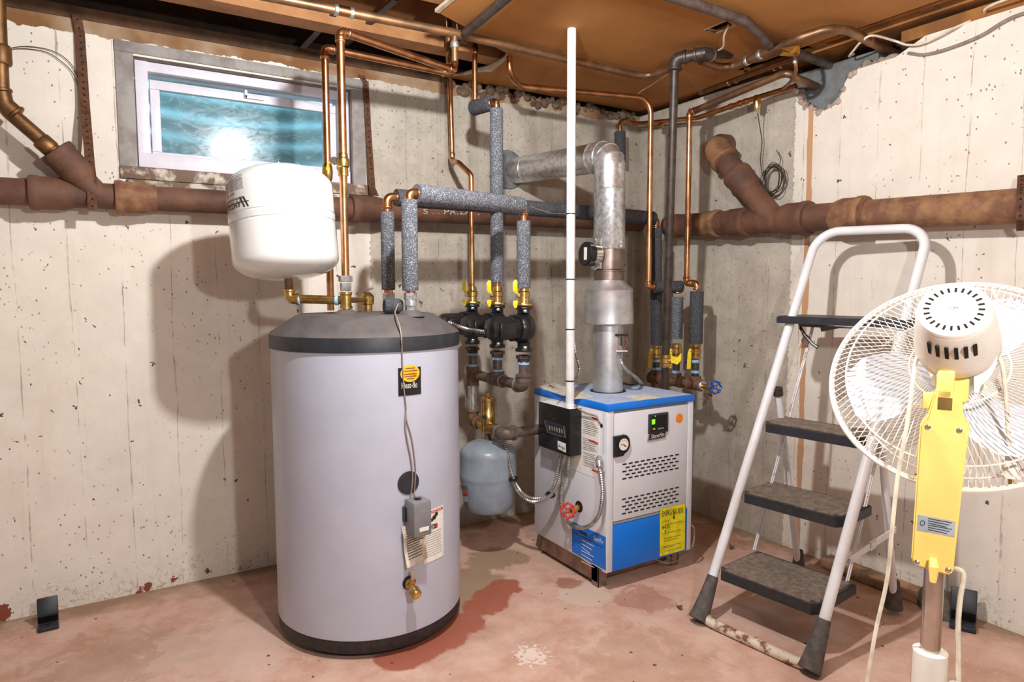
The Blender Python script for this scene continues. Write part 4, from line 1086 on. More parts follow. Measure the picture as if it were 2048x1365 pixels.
# yellow energy label on the door
el = frq([(1320.5, 1019), (1370.5, 1008), (1369.5, 1100.2), (1320, 1113.8)], .0055, .001, 'eyellow', 'energy_label', door); 
def eltext(s, x0, y0, x1, y1, h, m='ink', out=.0072): return lettering(s, lambda u, v: fr(x0+(x1-x0)*u, y0+(y1-y0)*u-h*v, out), m, el)
eltext('ENERGYGUIDE', 1324.5, 1034, 1366.5, 1025.5, 10.5)
MB().add([fr(1345.5, 1035, .0072), fr(1350.5, 1033.8, .0072), fr(1348, 1040, .0072)], [(0, 1, 2)]).build('arrow_mark', 'ink', el, 0)
MB().add([fr(1347.2, 1022, .0072), fr(1348.6, 1021.7, .0072), fr(1348.6, 1036, .0072), fr(1347.2, 1036, .0072)], [(0, 1, 2, 3)]).build('arrow_mark', 'ink', el, 0)
eltext('84.0', 1324, 1060, 1339, 1057, 7)
MB().add([fr(1329, 1062, .0072), fr(1333, 1061.2, .0072), fr(1331, 1066, .0072)], [(0, 1, 2)]).build('arrow_mark', 'ink', el, 0)
mb = MB()
for y, x0, x1 in ((1051, 1328, 1365), (1068, 1326, 1362), (1078, 1328, 1362), (1083, 1328, 1356), (1094, 1327, 1362), (1097, 1327, 1350), (1103, 1328, 1362), (1044, 1325, 1338)):
    k = -.235; mb.add([fr(x0, y, .0072), fr(x1, y+k*(x1-x0), .0072), fr(x1, y+.9+k*(x1-x0), .0072), fr(x0, y+.9, .0072)], [(0, 1, 2, 3)])
mb.build('small_print', 'iron', el, 0)
# base: skirts, legs, burner bar
yb0 = 1.944
MB().box(1.570, 1.574, yb0+.0, 2.34, .02, BZ0+.01).build('base_skirt', 'hotmetal', bo, 0)
MB().box(1.570, 1.612, yb0, yb0+.004, 0, BZ0+.01).build('leg', 'hotmetal', bo, 0)
MB().box(1.570, 1.574, yb0, yb0+.04, 0, BZ0+.01).build('leg', 'hotmetal', bo, 0)
lx = PY(1343, 1134, yb0).x; lx2 = PY(1356, 1130, yb0).x
MB().box(lx, lx2, yb0, yb0+.004, 0, BZ0+.01).build('leg', 'hotmetal', bo, 0)
MB().box(1.990, 1.994, yb0, 2.34, .02, BZ0+.01).build('base_skirt', 'hotmetal', bo, 0)
for x in (1.570, 1.96): MB().box(x, x+.034, 2.33, 2.334, 0, BZ0+.01).build('leg', 'hotmetal', bo, 0)
MB().box(1.61, lx, yb0+.03, yb0+.034, .018, .044).build('burner_bar', 'hotmetal', bo, 0)
MB().box(1.58, 1.985, yb0+.12, yb0+.124, .012, BZ0+.01).build('inner_dark_sheet', 'hole', bo, 0)  # near-black sheet across the base, set back below the jacket
q0 = PY(1376, 1102, BY0+.02); q1 = PY(1330, 1126, BY0+.04); q2 = PY(1308, 1118, BY0+.06)
MB().sweep(smooth_path([q0+V3(0, .02, .03), q0, PY(1352, 1123, BY0+.02), q1, q2], 6), .0025, 6).build('igniter_wire', 'bx', bo)
q0 = PX(1384, 1045, BX1+.012)
MB().sweep(smooth_path([PX(1382, 1050, BX1+.004), PX(1388, 1058, BX1+.014), PX(1388, 1080, BX1+.014), PX(1384, 1096, BX1+.006)], 6), .004, 7).build('side_tube', 'bx', bo)
# left side: printed sheets, blue data label, valve stub and knob hole
def sdq(pts, out, th, m, name, parent): return MB().prism([[PX(px, py, BX0-out) for px, py in pts]], (th, 0, 0)).build(name, m, parent, 0)
def sdbar(mb, x0, y0, x1, y1, h, out): return mb.add([PX(x0, y0, BX0-out), PX(x1, y1, BX0-out), PX(x1, y1+h, BX0-out), PX(x0, y0+h, BX0-out)], [(0, 1, 2, 3)])
ins = sdq([(1128, 812), (1199, 829), (1198, 929), (1190, 957), (1128, 932)], .0012, .0012, 'paper', 'instruction_label', bo)
mb = MB(); 
for k in range(27):
    if k in (9, 10, 18): continue
    y = 836+k*3.6; mb2 = sdbar(mb, 1166+(0 if k % 5 else 3), y, 1166+random.uniform(22, 30), y+.33*26*.6+2, 1.1, .0020)
mb.build('small_print', 'inkgrey', ins, 0)
for (x0, y0, x1, y1) in ((1184, 834, 1197, 839), (1178, 879, 1196, 886), (1184, 938, 1196, 943)):
    sdbar(MB(), x0, y0, x1, y1, 4, .0022).build('red_band', 'red', ins, 0)
bl = sdq([(1144, 1044), (1211.5, 1075), (1211.5, 1142), (1144, 1104)], .0014, .0014, 'blue', 'data_label', bo); bl['label'] = 'blue data label low on the left side'
def sdtext(s, x0, y0, x1, y1, h, m, par): return lettering(s, lambda u, v: PX(x0+(x1-x0)*u, y0+(y1-y0)*u-h*v, BX0-.0025), m, par)
sdtext('Slant/Fin', 1187, 1080, 1206, 1089, 9, 'paper', bl)
mb = MB(); sdbar(mb, 1158, 1060, 1174, 1068, 6, .0024); mb.build('dark_print', 'ink', bl, 0)
mb = MB()
for k in range(7): sdbar(mb, 1164-k*.3, 1080+k*7, 1164+24-(k % 3)*4, 1080+k*7+13, 1.6, .0024)
mb.build('small_print', 'paper', bl, 0)
mb = MB(); sdbar(mb, 1147, 1064, 1207, 1096, 1.2, .0024); mb.build('dark_rule', 'ink', bl, 0)
hc = PX(1158, 1014, BX0-.001); MB().lathe([(.0225, -.001), (.0225, .0015)], hc, (-1, 0, 0), 26).build('knockout_hole', 'hole', bo, 0)
bv = MB().cyl(hc+V3(.01, 0, 0), hc+V3(-.05, -.01, -.004), .012, 14).build('drain_stub', 'brass', bo)
kn = hc+V3(-.062, -.012, -.002)
def handwheel(c, axd, r, m, parent, lobes=8, name='hand_wheel'):
    c = Vector(c); a = Vector(axd).normalized(); t = V3(0, 0, 1) if abs(a.z) < .8 else V3(1, 0, 0)
    e1 = a.cross(t).normalized(); e2 = a.cross(e1); mb = MB(); K = lobes*6
    pts = []
    for k in range(K):
        an = 2*math.pi*k/K; rr = r*(1+.10*math.cos(lobes*an)); pts.append(c+(e1*math.cos(an)+e2*math.sin(an))*rr)
    mb.sweep(pts, r*.17, 7, True); mb.lathe([(r*.34, -r*.18), (r*.34, r*.22)], c, a, 12)
    for k in range(4):
        an = math.pi/4+k*math.pi/2; d = e1*math.cos(an)+e2*math.sin(an); mb.cyl(c+d*r*.3, c+d*r*.92, r*.12, 7)
    o = mb.build(name, m, parent); MB().hexnut(c+a*r*.2, c+a*r*.36, r*.2).build('wheel_nut', 'bolt', o); return o
handwheel(kn, (-.8, -.6, .1), .027, 'redvalve', bv)
kh = PX(1203, 852, BX0-.001); MB().lathe([(.0075, -.001), (.0075, .001)], kh, (-1, 0, 0), 16).build('wire_hole', 'hole', bo, 0)

# ================================================================== CONTROL BOX, CONDUIT, ARMOURED CABLES
ab = thing('control_box', (1.53, 2.145, .50), 'black wall-mounted relay control box on the left side of the boiler', 'control box')
AX0, AX1, AY0, AY1, AZ0, AZ1 = 1.4995, 1.556, 2.035, 2.252, .502, .686
MB().bbox(AX0, AX1, AY0, AY1, AZ0, AZ1, .003).build('box_body', 'black', ab)
def axp(px, py, out=0): return PX(px, py, AX0-out)
MB().add([(AX0+.003, AY0+.003, AZ1+.0005), (AX1, AY0+.003, AZ1+.0005), (AX1, AY1-.002, AZ1+.0005), (AX0+.003, AY1-.002, AZ1+.0005)], [(0, 1, 2, 3)]).build('dusty_top', 'paper', ab, 0)
MB().prism([[axp(1089, 838, .001), axp(1131, 853, .001), axp(1132, 876, .001), axp(1095, 864, .001)]], (.001, 0, 0)).build('cover_window', 'blackplastic', ab, 0)
MB().sweep([axp(1089, 842, .003), axp(1095, 865, .003), axp(1112, 870, .003), axp(1131, 876, .003), axp(1127, 853, .003)], .0016, 6).build('window_clip', 'bolt', ab)
mb = MB()
for k in range(6):
    x = 1099+k*4.8; mb.sweep([axp(x, 852+k*1.2, .002), axp(x+1.2, 862+k*1.3, .003), axp(x+3, 856+k*1.2, .002)], .0018, 5)
mb.build('relay_wires', 'wire', ab)
lb_ = MB().prism([[axp(1115, 882, .0012), axp(1131, 888, .0012), axp(1131.5, 906, .0012), axp(1115.5, 898, .0012)]], (.0012, 0, 0)).build('maker_label', 'paper', ab, 0)
lettering('Argo', lambda u, v: axp(1116.5+14*u, 896.5+5.8*u-8*v, .0022), 'ink', lb_)
MB().lathe([(.003, 0), (.003, .002)], axp(1108, 838), (-1, 0, 0), 8).build('screw', 'bolt', ab)
cq = V3(1.524, 2.068, 0)
cdt = thing('conduit', (1.524, 2.068, AZ1), 'white plastic conduit rising from the black control box to the ceiling', 'conduit')
MB().lathe([(.021, AZ1), (.021, AZ1+.012), (.0168, AZ1+.014), (.0168, ZB+.03)], cq, (0, 0, 1), 20).build('conduit_pipe', 'pvc', cdt)
for y in (428, 559, 659, 762): collar(V3(cq.x, cq.y, VZ(cq, y)), (0, 0, 1), .0182, .005, 'black', cdt, 'cable_tie')
MB().sweep(smooth_path([V3(cq.x, cq.y, VZ(cq, 428))-RT*.018, PD(1105, 427, depth(cq)), PD(1080, 420, depth(cq)+.02), PD(1060, 413, depth(cq)-.02)], 6), .0012, 5).build('thin_wire', 'wire', cdt)
def bxcable(name, pts, r, label, parent=None):
    q, rs = ribbed(pts, r, 10)
    o = MB().sweep(q, rs, 9).build(name, 'bx', parent, 0)
    if parent is None: tag(o, label, 'cable')
    return o
xx = BX0-.03
bxcable('armoured_cable', [PX(px, py, xx) for px, py in ((1138, 911), (1135, 945), (1124, 975), (1122, 1010), (1132, 1040), (1152, 1055), (1178, 1053), (1198, 1030), (1205, 990), (1203, 955), (1199, 935))], .0085, 'looped silver armoured cable hanging from control box to boiler side connector')
cn = thing('cable_connector', PX(1199, 930, xx), 'metal cable connector bolted on the boiler left side', 'connector')
MB().sweep([PX(1199, 936, xx), PX(1197, 925, xx), PX(1199, 918, BX0-.012), PX(1201, 922, BX0)], [.012, .012, .013, .012], 14).build('connector_body', 'galv', cn)
MB().lathe([(.014, 0), (.014, .006)], PX(1199.5, 934, xx), (0, 0, 1), 6).build('lock_ring', 'bolt', cn)
zA = AZ0
for i, (dx, lab) in enumerate(((0, 'left'), (7, 'middle'))):
    bxcable('armoured_cable', [V3(1.525, AY0+.085-i*.03, zA), PX(1116+dx, 940, 1.52), PX(1110+dx*.8, 970, 1.51), PX(1092+dx*.5, 993+dx*.4, 1.49), PX(1066, 998+dx*.9, 1.46), PX(1042-dx*.3, 984+dx*.6, 1.43), PX(1024-dx*.3, 950+dx*.4, 1.40), PX(1014-dx*.6, 905, 1.39), V3(1.385-i*.014, 2.35, .545)], .0085,
            ('upper', 'lower')[i]+' strand of the armoured cables swooping from control box to the pumps')
tie = PX(1101, 990, 1.50)
tag(MB().lathe([(.020, -.003), (.021, 0), (.020, .003)], tie, (.5, .6, .5), 12).build('cable_tie', 'black'), 'black cable tie round the swooping armoured cables', 'cable tie')
tag(MB().lathe([(.020, -.003), (.021, 0), (.020, .003)], PX(1027, 958, 1.405), (.2, .1, -1), 12).build('cable_tie', 'black'), 'black cable tie on the cables beside the blue grey tank', 'cable tie')
bxcable('armoured_cable', [PX(985, 667, 1.25), PX(960, 663, 1.22), PX(935, 659, 1.2), PX(912, 651, 1.17), PX(896, 645, 1.14)], .0085, 'silver armoured cable running left from the pump motors')
q0, rs = ribbed([PX(1147, 655, 1.60), PX(1150, 700, 1.62), PX(1158, 745, 1.63), V3(1.645, 2.25, .723)], .006, 8)
tag(MB().sweep(q0, rs, 8).build('armoured_cable', 'bx'), 'thin armoured cable dropping onto the boiler lid behind the conduit', 'cable')
# wires from the box into the boiler hole
tag(MB().sweep(smooth_path([PX(1148, 812, 1.53), PX(1170, 826, 1.545), PX(1192, 833, 1.55), PX(1198, 843, 1.553), V3(BX0+.004, kh.y, kh.z)], 6), .003, 6).build('control_wire', 'wire'), 'brown twin wire from control box into the boiler side hole', 'wire')
tag(MB().sweep(smooth_path([V3(1.52, 2.15, AZ1+.002), PX(1128, 795, 1.52), PX(1135, 780, 1.52), V3(1.512, 2.078, .76)], 6), .0012, 5).build('thin_wire', 'darkwire'), 'thin black wire curling beside the conduit on the control box', 'wire')

# ================================================================== FLUE
FX, FY = 1.772, 2.14
fl = thing('flue_pipe', (FX, FY, .722), 'silver galvanised flue with draft hood rising from the boiler into the wall', 'flue')
F = (FX, FY); fz = lambda y: VZ(F, y)
fd = depth(V3(FX, FY, 1.0)); k_ = fd/FPX
MB().cyl((FX, FY, .7215), (FX, FY, fz(640)), 30*k_, 40).build('outlet_pipe', 'alu', fl)
MB().lathe([(.075, .7218), (.075, .7232), (.060, .7235)], (FX, FY, 0), (0, 0, 1), 36).build('lid_collar', 'hole', fl)
MB().lathe([(30*k_, fz(646)), (48*k_, fz(648)), (50*k_, fz(646)), (47*k_, fz(583)), (48*k_, fz(580)), (28*k_, fz(560)), (27*k_, fz(555))], (FX, FY, 0), (0, 0, 1), 48).build('draft_hood', 'alu', fl)
MB().lathe([(30*k_, fz(560)), (30*k_, fz(544)), (31*k_, fz(543)), (31*k_, fz(541)), (28*k_, fz(539)), (28*k_, fz(498))], (FX, FY, 0), (0, 0, 1), 40).build('damper_section', 'hotmetal', fl)
MB().lathe([(30*k_, fz(499)), (31*k_, fz(497)), (31*k_, fz(382)), (31.5*k_, fz(380)), (30.5*k_, fz(378)), (30.5*k_, fz(335))], (FX, FY, 0), (0, 0, 1), 40).build('riser', 'galv', fl)
th = PA(1022, 343, -.02); zE = fz(312)
Ep = V3(FX, FY, zE); hdv = (V3(th.x, th.y, th.z)-Ep).normalized(); rF = 30*k_
# gored elbow
n0_, n1_ = Ep-V3(0, 0, .085), Ep+hdv*.085
el_pts = fillet([n0_, Ep, n1_], .075, 3)
MB().sweep(el_pts, rF*1.0, 36).build('elbow', 'galv', fl, 15)
for q, d in ((el_pts[1], el_pts[2]-el_pts[0]), (el_pts[2], el_pts[3]-el_pts[1]), (el_pts[3], el_pts[4]-el_pts[2]), (el_pts[4], el_pts[5]-el_pts[3])):
    collar(q, d, rF*1.035, .008, 'galv', fl, 'elbow_seam', 36)
MB().cyl(n1_-hdv*.01, th, rF*.985, 40).build('horizontal_run', 'galv', fl)
collar(Ep+hdv*.095, hdv, rF*1.05, .012, 'galv', fl, 'pipe_seam', 36)
collar(th-hdv*.14, hdv, rF*1.02, .008, 'galv', fl, 'pipe_seam', 36)
for y in (489, 497): MB().lathe([(.004, 0), (.003, .003)], V3(FX, FY, fz(y))-FW*31*k_+RT*.038, -FW, 8).build('screw', 'bolt', fl)
MB().lathe([(.085, 0), (.10, .006), (.09, .02), (.06, .03)], PA(1016, 340, 0.0)+V3(0, .012, 0), (0, -1, 0), 17).build('mortar_collar', 'mortar', fl)
# damper motor on its bracket
dm = thing('damper_motor', V3(FX, FY, fz(512))-RT*.1, 'small black and chrome damper motor on the side of the flue', 'motor')
mc = V3(FX, FY, fz(512)); md = (-RT*.88-FW*.47).normalized()
MB().bobox(mc+md*(29*k_+.004)+V3(0, 0, .005), md*.004, V3(0, 0, 1).cross(md)*.034, V3(0, 0, .062), .002).build('bracket', 'galv', dm)
MB().lathe([(.046, 29*k_), (.047, 29*k_+.006), (.047, 29*k_+.032), (.044, 29*k_+.034)], mc, md, 32).build('motor_body', 'chrome', dm)
MB().lathe([(.049, 29*k_+.034), (.049, 29*k_+.058), (.044, 29*k_+.062)], mc, md, 32).build('motor_cap', 'black', dm)
q = mc+md*(29*k_+.0625); sdv = V3(0, 0, 1).cross(md).normalized()
MB().obox(q+V3(0, 0, 0)+sdv*.008, md*.0004, sdv*.010, V3(0, 0, .026)).build('rating_label', 'paper', dm)
for s_ in (-1, 1): MB().lathe([(.007, 0), (.007, .008)], mc+md*(29*k_+.006)+V3(0, 0, .058*s_), md, 8).build('bracket_screw', 'bolt', dm)
# spill switch with red wires on the outlet pipe
ss = V3(FX, FY, fz(672))+RT*.045-FW*.055
sw = thing('spill_switch', ss, 'spill switch with red wires clipped under the draft hood', 'switch')
MB().cyl(V3(ss.x, ss.y, fz(650)), V3(ss.x, ss.y, fz(668)), .003, 8).build('hanger_rod', 'bolt', sw)
MB().obox(V3(ss.x, ss.y, fz(669)), RT*.026, FW*.008, V3(0, 0, .005)).build('switch_plate', 'black', sw)
MB().obox(V3(ss.x, ss.y, fz(700)), RT*.024, FW*.010, V3(0, 0, .003)).build('lower_plate', 'galv', sw)
MB().cyl(V3(ss.x, ss.y, fz(672)), V3(ss.x, ss.y, fz(690)), .004, 8).build('probe', 'blackiron', sw)
for k in (-1, 1): MB().sweep(smooth_path([V3(ss.x, ss.y, fz(672))+RT*.016*k, V3(ss.x, ss.y, fz(684))+RT*.026*k, V3(ss.x, ss.y, fz(698))+RT*.008*k], 6), .0015, 5).build('red_wire', 'redvalve', sw)
bxcable('armoured_cable', [V3(ss.x, ss.y, fz(702))+RT*.004, PD(1243, 725, fd-.06), PD(1256, 742, fd-.04), PD(1272, 756, fd), PZ(1284, 768, .728)], .0085, 'armoured cable from the spill switch down to the boiler lid')
tag(MB().sweep(smooth_path([PZ(1246, 766, .726), PZ(1262, 770, .727), PZ(1275, 768, .727), PZ(1283, 764, .727), PZ(1280, 757, .728)], 6), .003, 6).build('black_wire', 'black'), 'black wire looping on the boiler lid behind the flue', 'wire')

# ================================================================== RETURN VALVES BEHIND THE BOILER
RX = 2.30
rz = .706
Yc = [PX(px, py, RX).y for px, py in ((1312, 755), (1352, 763), (1390, 770))]
rh = thing('pipe_header', (RX, Yc[1], rz), 'rusty iron return header with three risers beside the right wall', 'pipe')
MB().cyl((RX, Yc[0]+.03, rz), (RX, Yc[2]-.03, rz), .019, 18).build('pipe', 'rustiron', rh)
MB().cyl((RX, Yc[0], rz+.03), (RX, Yc[0], 0.002), .022, 18).build('drop_pipe', 'rustiron', rh)
for i, y in enumerate(Yc):
    MB().cyl((RX, y-.035, rz), (RX, y+.035, rz), .026, 18).build('tee', 'rustiron', rh)
    for k in (-1, 1): collar((RX, y+.033*k, rz), (0, 1, 0), .0285, .014, 'rustiron', rh, 'tee_collar')
    collar((RX, y, rz+.028), (0, 0, 1), .0265, .022, 'rustiron', rh, 'tee_collar')
    MB().cyl((RX, y, rz+.02), (RX, y, VZ((RX, y), 712)), .0165, 16).build('nipple', 'blackiron', rh)
    collar((RX, y, VZ((RX, y), 744 if i else 738)), (0, 0, 1), .0195, .014, 'tape', rh, 'sealing_tape')
    zv = VZ((RX, y), 703)
    v = MB().lathe([(.019, -.036), (.022, -.032), (.022, -.02), (.019, -.018), (.025, -.010), (.025, .012), (.019, .02), (.022, .022), (.022, .034), (.017, .036)], V3(RX, y, zv), (0, 0, 1), 20).build('ball_valve', 'brass', rh)
    collar((RX, y, zv-.046), (0, 0, 1), .0195, .014, 'tape', rh, 'sealing_tape')
    sd = (-RT*.85-FW*.5).normalized(); q = V3(RX, y, zv)
    MB().cyl(q, q+sd*.036, .006, 8).build('valve_stem', 'bolt', v)
    MB().strip([q+sd*.034+V3(0, 0, .012), q+sd*.038+V3(0, 0, -.01), q+sd*.042+V3(0, 0, -.08)], [RT*.005, RT*.0085, RT*.0085], .005, FW+RT*.4).build('lever', 'yellow', v)
# drain cock with blue wheel at the near end
dc = V3(RX, Yc[2]-.05, rz)
hb_ = thing('drain_cock', dc, 'brass drain cock with a blue hand wheel at the end of the header', 'valve')
MB().sweep(fillet([dc+V3(0, .02, 0), dc+V3(0, -.028, -.004), dc+V3(0, -.045, -.02), dc+V3(-.012, -.05, -.034)], .015), [.013]*8 if False else .0125, 14).build('valve_body', 'brass', hb_)
bk = MB().cyl(dc+V3(0, -.03, -.004), dc+V3(-.012, -.075, .004), .008, 12).build('bonnet', 'brass', hb_)
handwheel(dc+V3(-.014, -.08, .004), (-.5, -.85, .1), .026, 'bluevalve', hb_)
collar(dc+V3(0, .01, 0), (0, 1, 0), .0225, .02, 'galv', hb_, 'lock_nut')

# foam sleeves over those three risers
y = Yc[0]; zt3 = B2.z
q = thing('foam_sleeve', (RX, y, VZ((RX, y), 690)), 'dark foam sleeve on the rear riser by the corner', 'insulation')
sleeve(V((RX, y), 690), V3(B2.x, B2.y, VZ(B2, 456)), .0285, q, 'foamdark')
MB().cyl(V3(B2.x, B2.y, VZ(B2, 460)), B2-V3(0, 0, .02), .015, 14).build('copper_stub', 'copper', q)
y = Yc[1]; tb_ = V((RX, y), 590)
q = thing('foam_sleeve', (RX, y, VZ((RX, y), 680)), 'grey foam sleeve on the middle riser with a crosswise sleeve above', 'insulation')
sleeve(V((RX, y), 678), V((RX, y), 626), .0275, q, 'foam'); sleeve(V((RX, y), 624), V((RX, y), 594), .0275, q, 'foam')
zc_ = VZ((RX, y), 574); c0 = V3(RX, y, zc_)
d_ = (PY(1297, 574, y+.05)-c0); d_.z = 0; c1 = c0+d_
sleeve(c0+d_.normalized()*-.02, c1-d_.normalized()*.03, .0285, q, 'foamdark')
elbow(c0, (0, 0, -1), d_, .0145, .032, 'copper', q)
# copper riser on the left of the group, bending along the ceiling
R1 = (c1.x, c1.y)
zr = VZ(R1, 197)
k0 = PZ(1250, 203, zr)
r1 = thing('copper_pipe', (c1.x, c1.y, zc_), 'copper pipe bent along the ceiling and down beside the flue', 'pipe')
g_ = [c1+d_.normalized()*-.03, c1, V3(c1.x, c1.y, zr), PZ(1040, 173, zr), PZ(1019, 158, zr)+V3(0, 0, .02), PZ(1019, 158, zr)+V3(0, 0, .09)]
MB().sweep(fillet(g_[1:], .07, 7), .0125, 16).build('pipe', 'copper', r1)
elbow(c1, (0, 0, 1), -d_, .0145, .03, 'copper', r1)
collar(PZ(1040, 173, zr), PZ(1250, 203, zr)-PZ(1040, 173, zr), .0148, .03, 'old_copper', r1)
# right-hand copper riser and its sleeve
y = Yc[2]
q = thing('foam_sleeve', (RX, y, VZ((RX, y), 690)), 'split dark foam sleeve on the front riser nearest the wall drain', 'insulation')
sleeve(V((RX, y), 688), V((RX, y), 583), .0305, q, 'foamdark')
zE2 = VZ((RX, y), 567); R2 = PX(1373, 567, RX); c2 = V3(RX, y, zE2)
r2 = thing('copper_pipe', (RX, R2.y, zE2), 'long copper pipe dropping down the right wall to the front riser', 'pipe')
R2 = V3(RX, R2.y, zE2)
elbow(c2, (0, 0, -1), R2-c2, .0145, .03, 'copper', r2); MB().cyl(c2, R2, .0125, 12).build('pipe', 'copper', r2)
elbow(R2, c2-R2, (0, 0, 1), .0145, .03, 'copper', r2)
zt2 = VZ(R2, 226)
MB().cyl(R2, V3(R2.x, R2.y, zt2), .0125, 14).build('pipe', 'copper', r2)
w0_ = V3(R2.x, R2.y, zt2); w1_ = PX(1560, 150, RX+.02); 
elbow(w0_, (0, 0, -1), w1_-w0_, .0145, .03, 'copper', r2)
w2_ = PX(1577, 146, RX+.02); w3_ = PX(1592, 156, RX+.06); w4_ = PB(1632, 172, -.02)
MB().sweep(fillet([w0_, w1_, w2_, w3_, w4_], .05), .0145, 16).build('pipe', 'old_copper', r2)
# lower pipe hugging the wall top: from the rear corner riser round to a small valve
zc5 = PA(1246, 240, .07).z
s5 = PA(1238, 262, .07)
lw = thing('copper_pipe', s5, 'thin copper pipe turning round the corner high on both walls', 'pipe')
cr = PB(1300, 251, .09)
pts = [PA(1240, 262, .07), PA(1240, 240, .07), V3(WB-.09, WA-.07, PA(1246, 240, .07).z-.01), PB(1395, 236, .09), PB(1512, 196, .09), PB(1592, 172, .09)]
MB().sweep(fillet(pts, .035), .0112, 14).build('pipe', 'copper', lw)
for q, d in ((PA(1254, 241, .07), (1, 0, 0)), (PB(1322, 252, .09), (0, 1, 0)), (PB(1462, 213, .09), (0, 1, 0)), (PB(1480, 207, .09), (0, 1, 0)), (PB(1492, 203, .09), (0, 1, 0))):
    collar(q, d, .014, .02, 'copper', lw)
v = MB().lathe([(.012, -.03), (.016, -.02), (.016, .02), (.012, .03)], PB(1514, 205, .09), (0, 0, 1), 12).build('bleed_valve', 'brass', lw)
MB().cyl(PB(1514, 212, .09), PB(1515, 224, .09), .005, 8).build('valve_stem', 'bolt', v)
sl = thing('insulated_pipe', PA(1240, 330, .07), 'short dark foam-covered pipe in the corner behind the flue elbow', 'pipe')
sleeve(PA(1240, 264, .07), PA(1240, 330, .07), .029, sl, 'foamdark')
MB().cyl(PA(1240, 262, .07), PA(1241, 560, .07), .0115, 12).build('pipe', 'copper', sl)
# upper pair along the wall top
up_ = thing('copper_pipe', PB(1440, 165, .15), 'dark copper pipe close under the ceiling along the right wall', 'pipe')
MB().cyl(PZ(1400, 186, 2.07), PZ(1600, 112, 2.07), .011, 12).build('pipe', 'old_copper', up_)
for px, py in ((1458, 165), (1472, 160), (1549, 135), (1562, 130)): collar(PZ(px, py, 2.07), PZ(1600, 112, 2.07)-PZ(1400, 186, 2.07), .014, .012, 'copper', up_)

# ================================================================== GAS PIPE
gz0 = PX(1325, 770, 2.13); gtop = PZ(1350, 118, 2.05)
gp_ = thing('gas_pipe', (gz0.x, gz0.y, 0), 'black iron gas pipe dropping from the ceiling behind the boiler', 'pipe')
MB().cyl(V3(gz0.x, gz0.y, .002), gtop, .0165, 18).build('pipe', 'blackiron', gp_)
g2 = PZ(1412, 106, 2.055); g3 = PZ(1455, 132, 2.06)
elbow(gtop, (0, 0, -1), g2-gtop, .024, .045, 'blackiron', gp_)
MB().cyl(gtop, g2, .022, 18).build('pipe', 'blackiron', gp_)
elbow(g2, gtop-g2, g3-g2, .024, .045, 'blackiron', gp_)
MB().cyl(g2, g3+(g3-g2)*.1+V3(0, 0, .05), .0165, 14).build('pipe', 'blackiron', gp_)
t_ = (gtop.z-.72)/(gtop.z); zgv = VZ(gz0, 717); gq = V3(gz0.x, gz0.y, 0).lerp(gtop, zgv/gtop.z)
v = MB().lathe([(.019, -.03), (.022, -.024), (.022, -.012), (.026, -.008), (.026, .010), (.022, .014), (.022, .026), (.018, .03)], gq, (0, 0, 1), 18).build('gas_valve', 'brass', gp_)
sd = (-FW*.8+RT*.5).normalized()
MB().cyl(gq, gq+sd*.04, .008, 10).build('valve_stem', 'brass', v)
MB().strip([gq+sd*.04-RT*.008+V3(0, 0, .01), gq+sd*.044+RT*.018, gq+sd*.042+RT*.035+V3(0, 0, .02)], V3(0, 0, .015), .008, FW).build('lever', 'yellow', v)
# ================================================================== PIPES UNDER THE CEILING
zp = 2.075
mp = thing('ceiling_pipe', PZ(900, 64, zp), 'long tarnished copper pipe slung below the ceiling towards the gas pipe', 'pipe')
pts = [PZ(672, 20, zp)+(PZ(672, 20, zp)-PZ(905, 66, zp)).normalized()*2.4, PZ(672, 20, zp), PZ(905, 66, zp), PZ(1270, 150, zp), PZ(1300, 152, zp), PZ(1345, 136, zp)]
MB().sweep(fillet(pts, .05), .0155, 18).build('pipe', 'old_copper', mp)
for px, py in ((672, 20), (703, 26)): collar(PZ(px, py, zp), PZ(905, 66, zp)-PZ(672, 20, zp), .0185, .014, 'galv', mp)
MB().cyl(PZ(676, 20, zp), PZ(703, 26, zp), .017, 16).build('coupling', 'copper', mp)
k = PZ(909, 67, zp); MB().lathe([(.017, -.03), (.017, .03)], k, PZ(1270, 150, zp)-PZ(905, 66, zp), 16).build('tee', 'old_copper', mp)
MB().cyl(k, V3(k.x, k.y, k.z-.10), .0125, 14).build('drop_pipe', 'old_copper', mp)
collar(V3(k.x, k.y, k.z-.04), (0, 0, 1), .0155, .02, 'galv', mp)
for dx in (-.03, .012): MB().sweep([k+V3(dx, 0, .01), k+V3(dx-.004, .0, .05), k+V3(dx-.01, 0, .09)], .0013, 5).build('hanger_wire', 'wire', mp)
dk = thing('ceiling_pipe', PZ(935, 70, zp-.005), 'dark pipe running towards the camera along the tan ceiling', 'pipe')
MB().sweep(fillet([V3(e1p.x, e1p.y, e1p.z+.05), V3(e1p.x, e1p.y, zp), PZ(1015, -6, zp), PZ(1015, -6, zp)+(PZ(1015, -6, zp)-V3(e1p.x, e1p.y, zp)).normalized()*1.6], .03), .0165, 16).build('pipe', 'blackiron', dk)
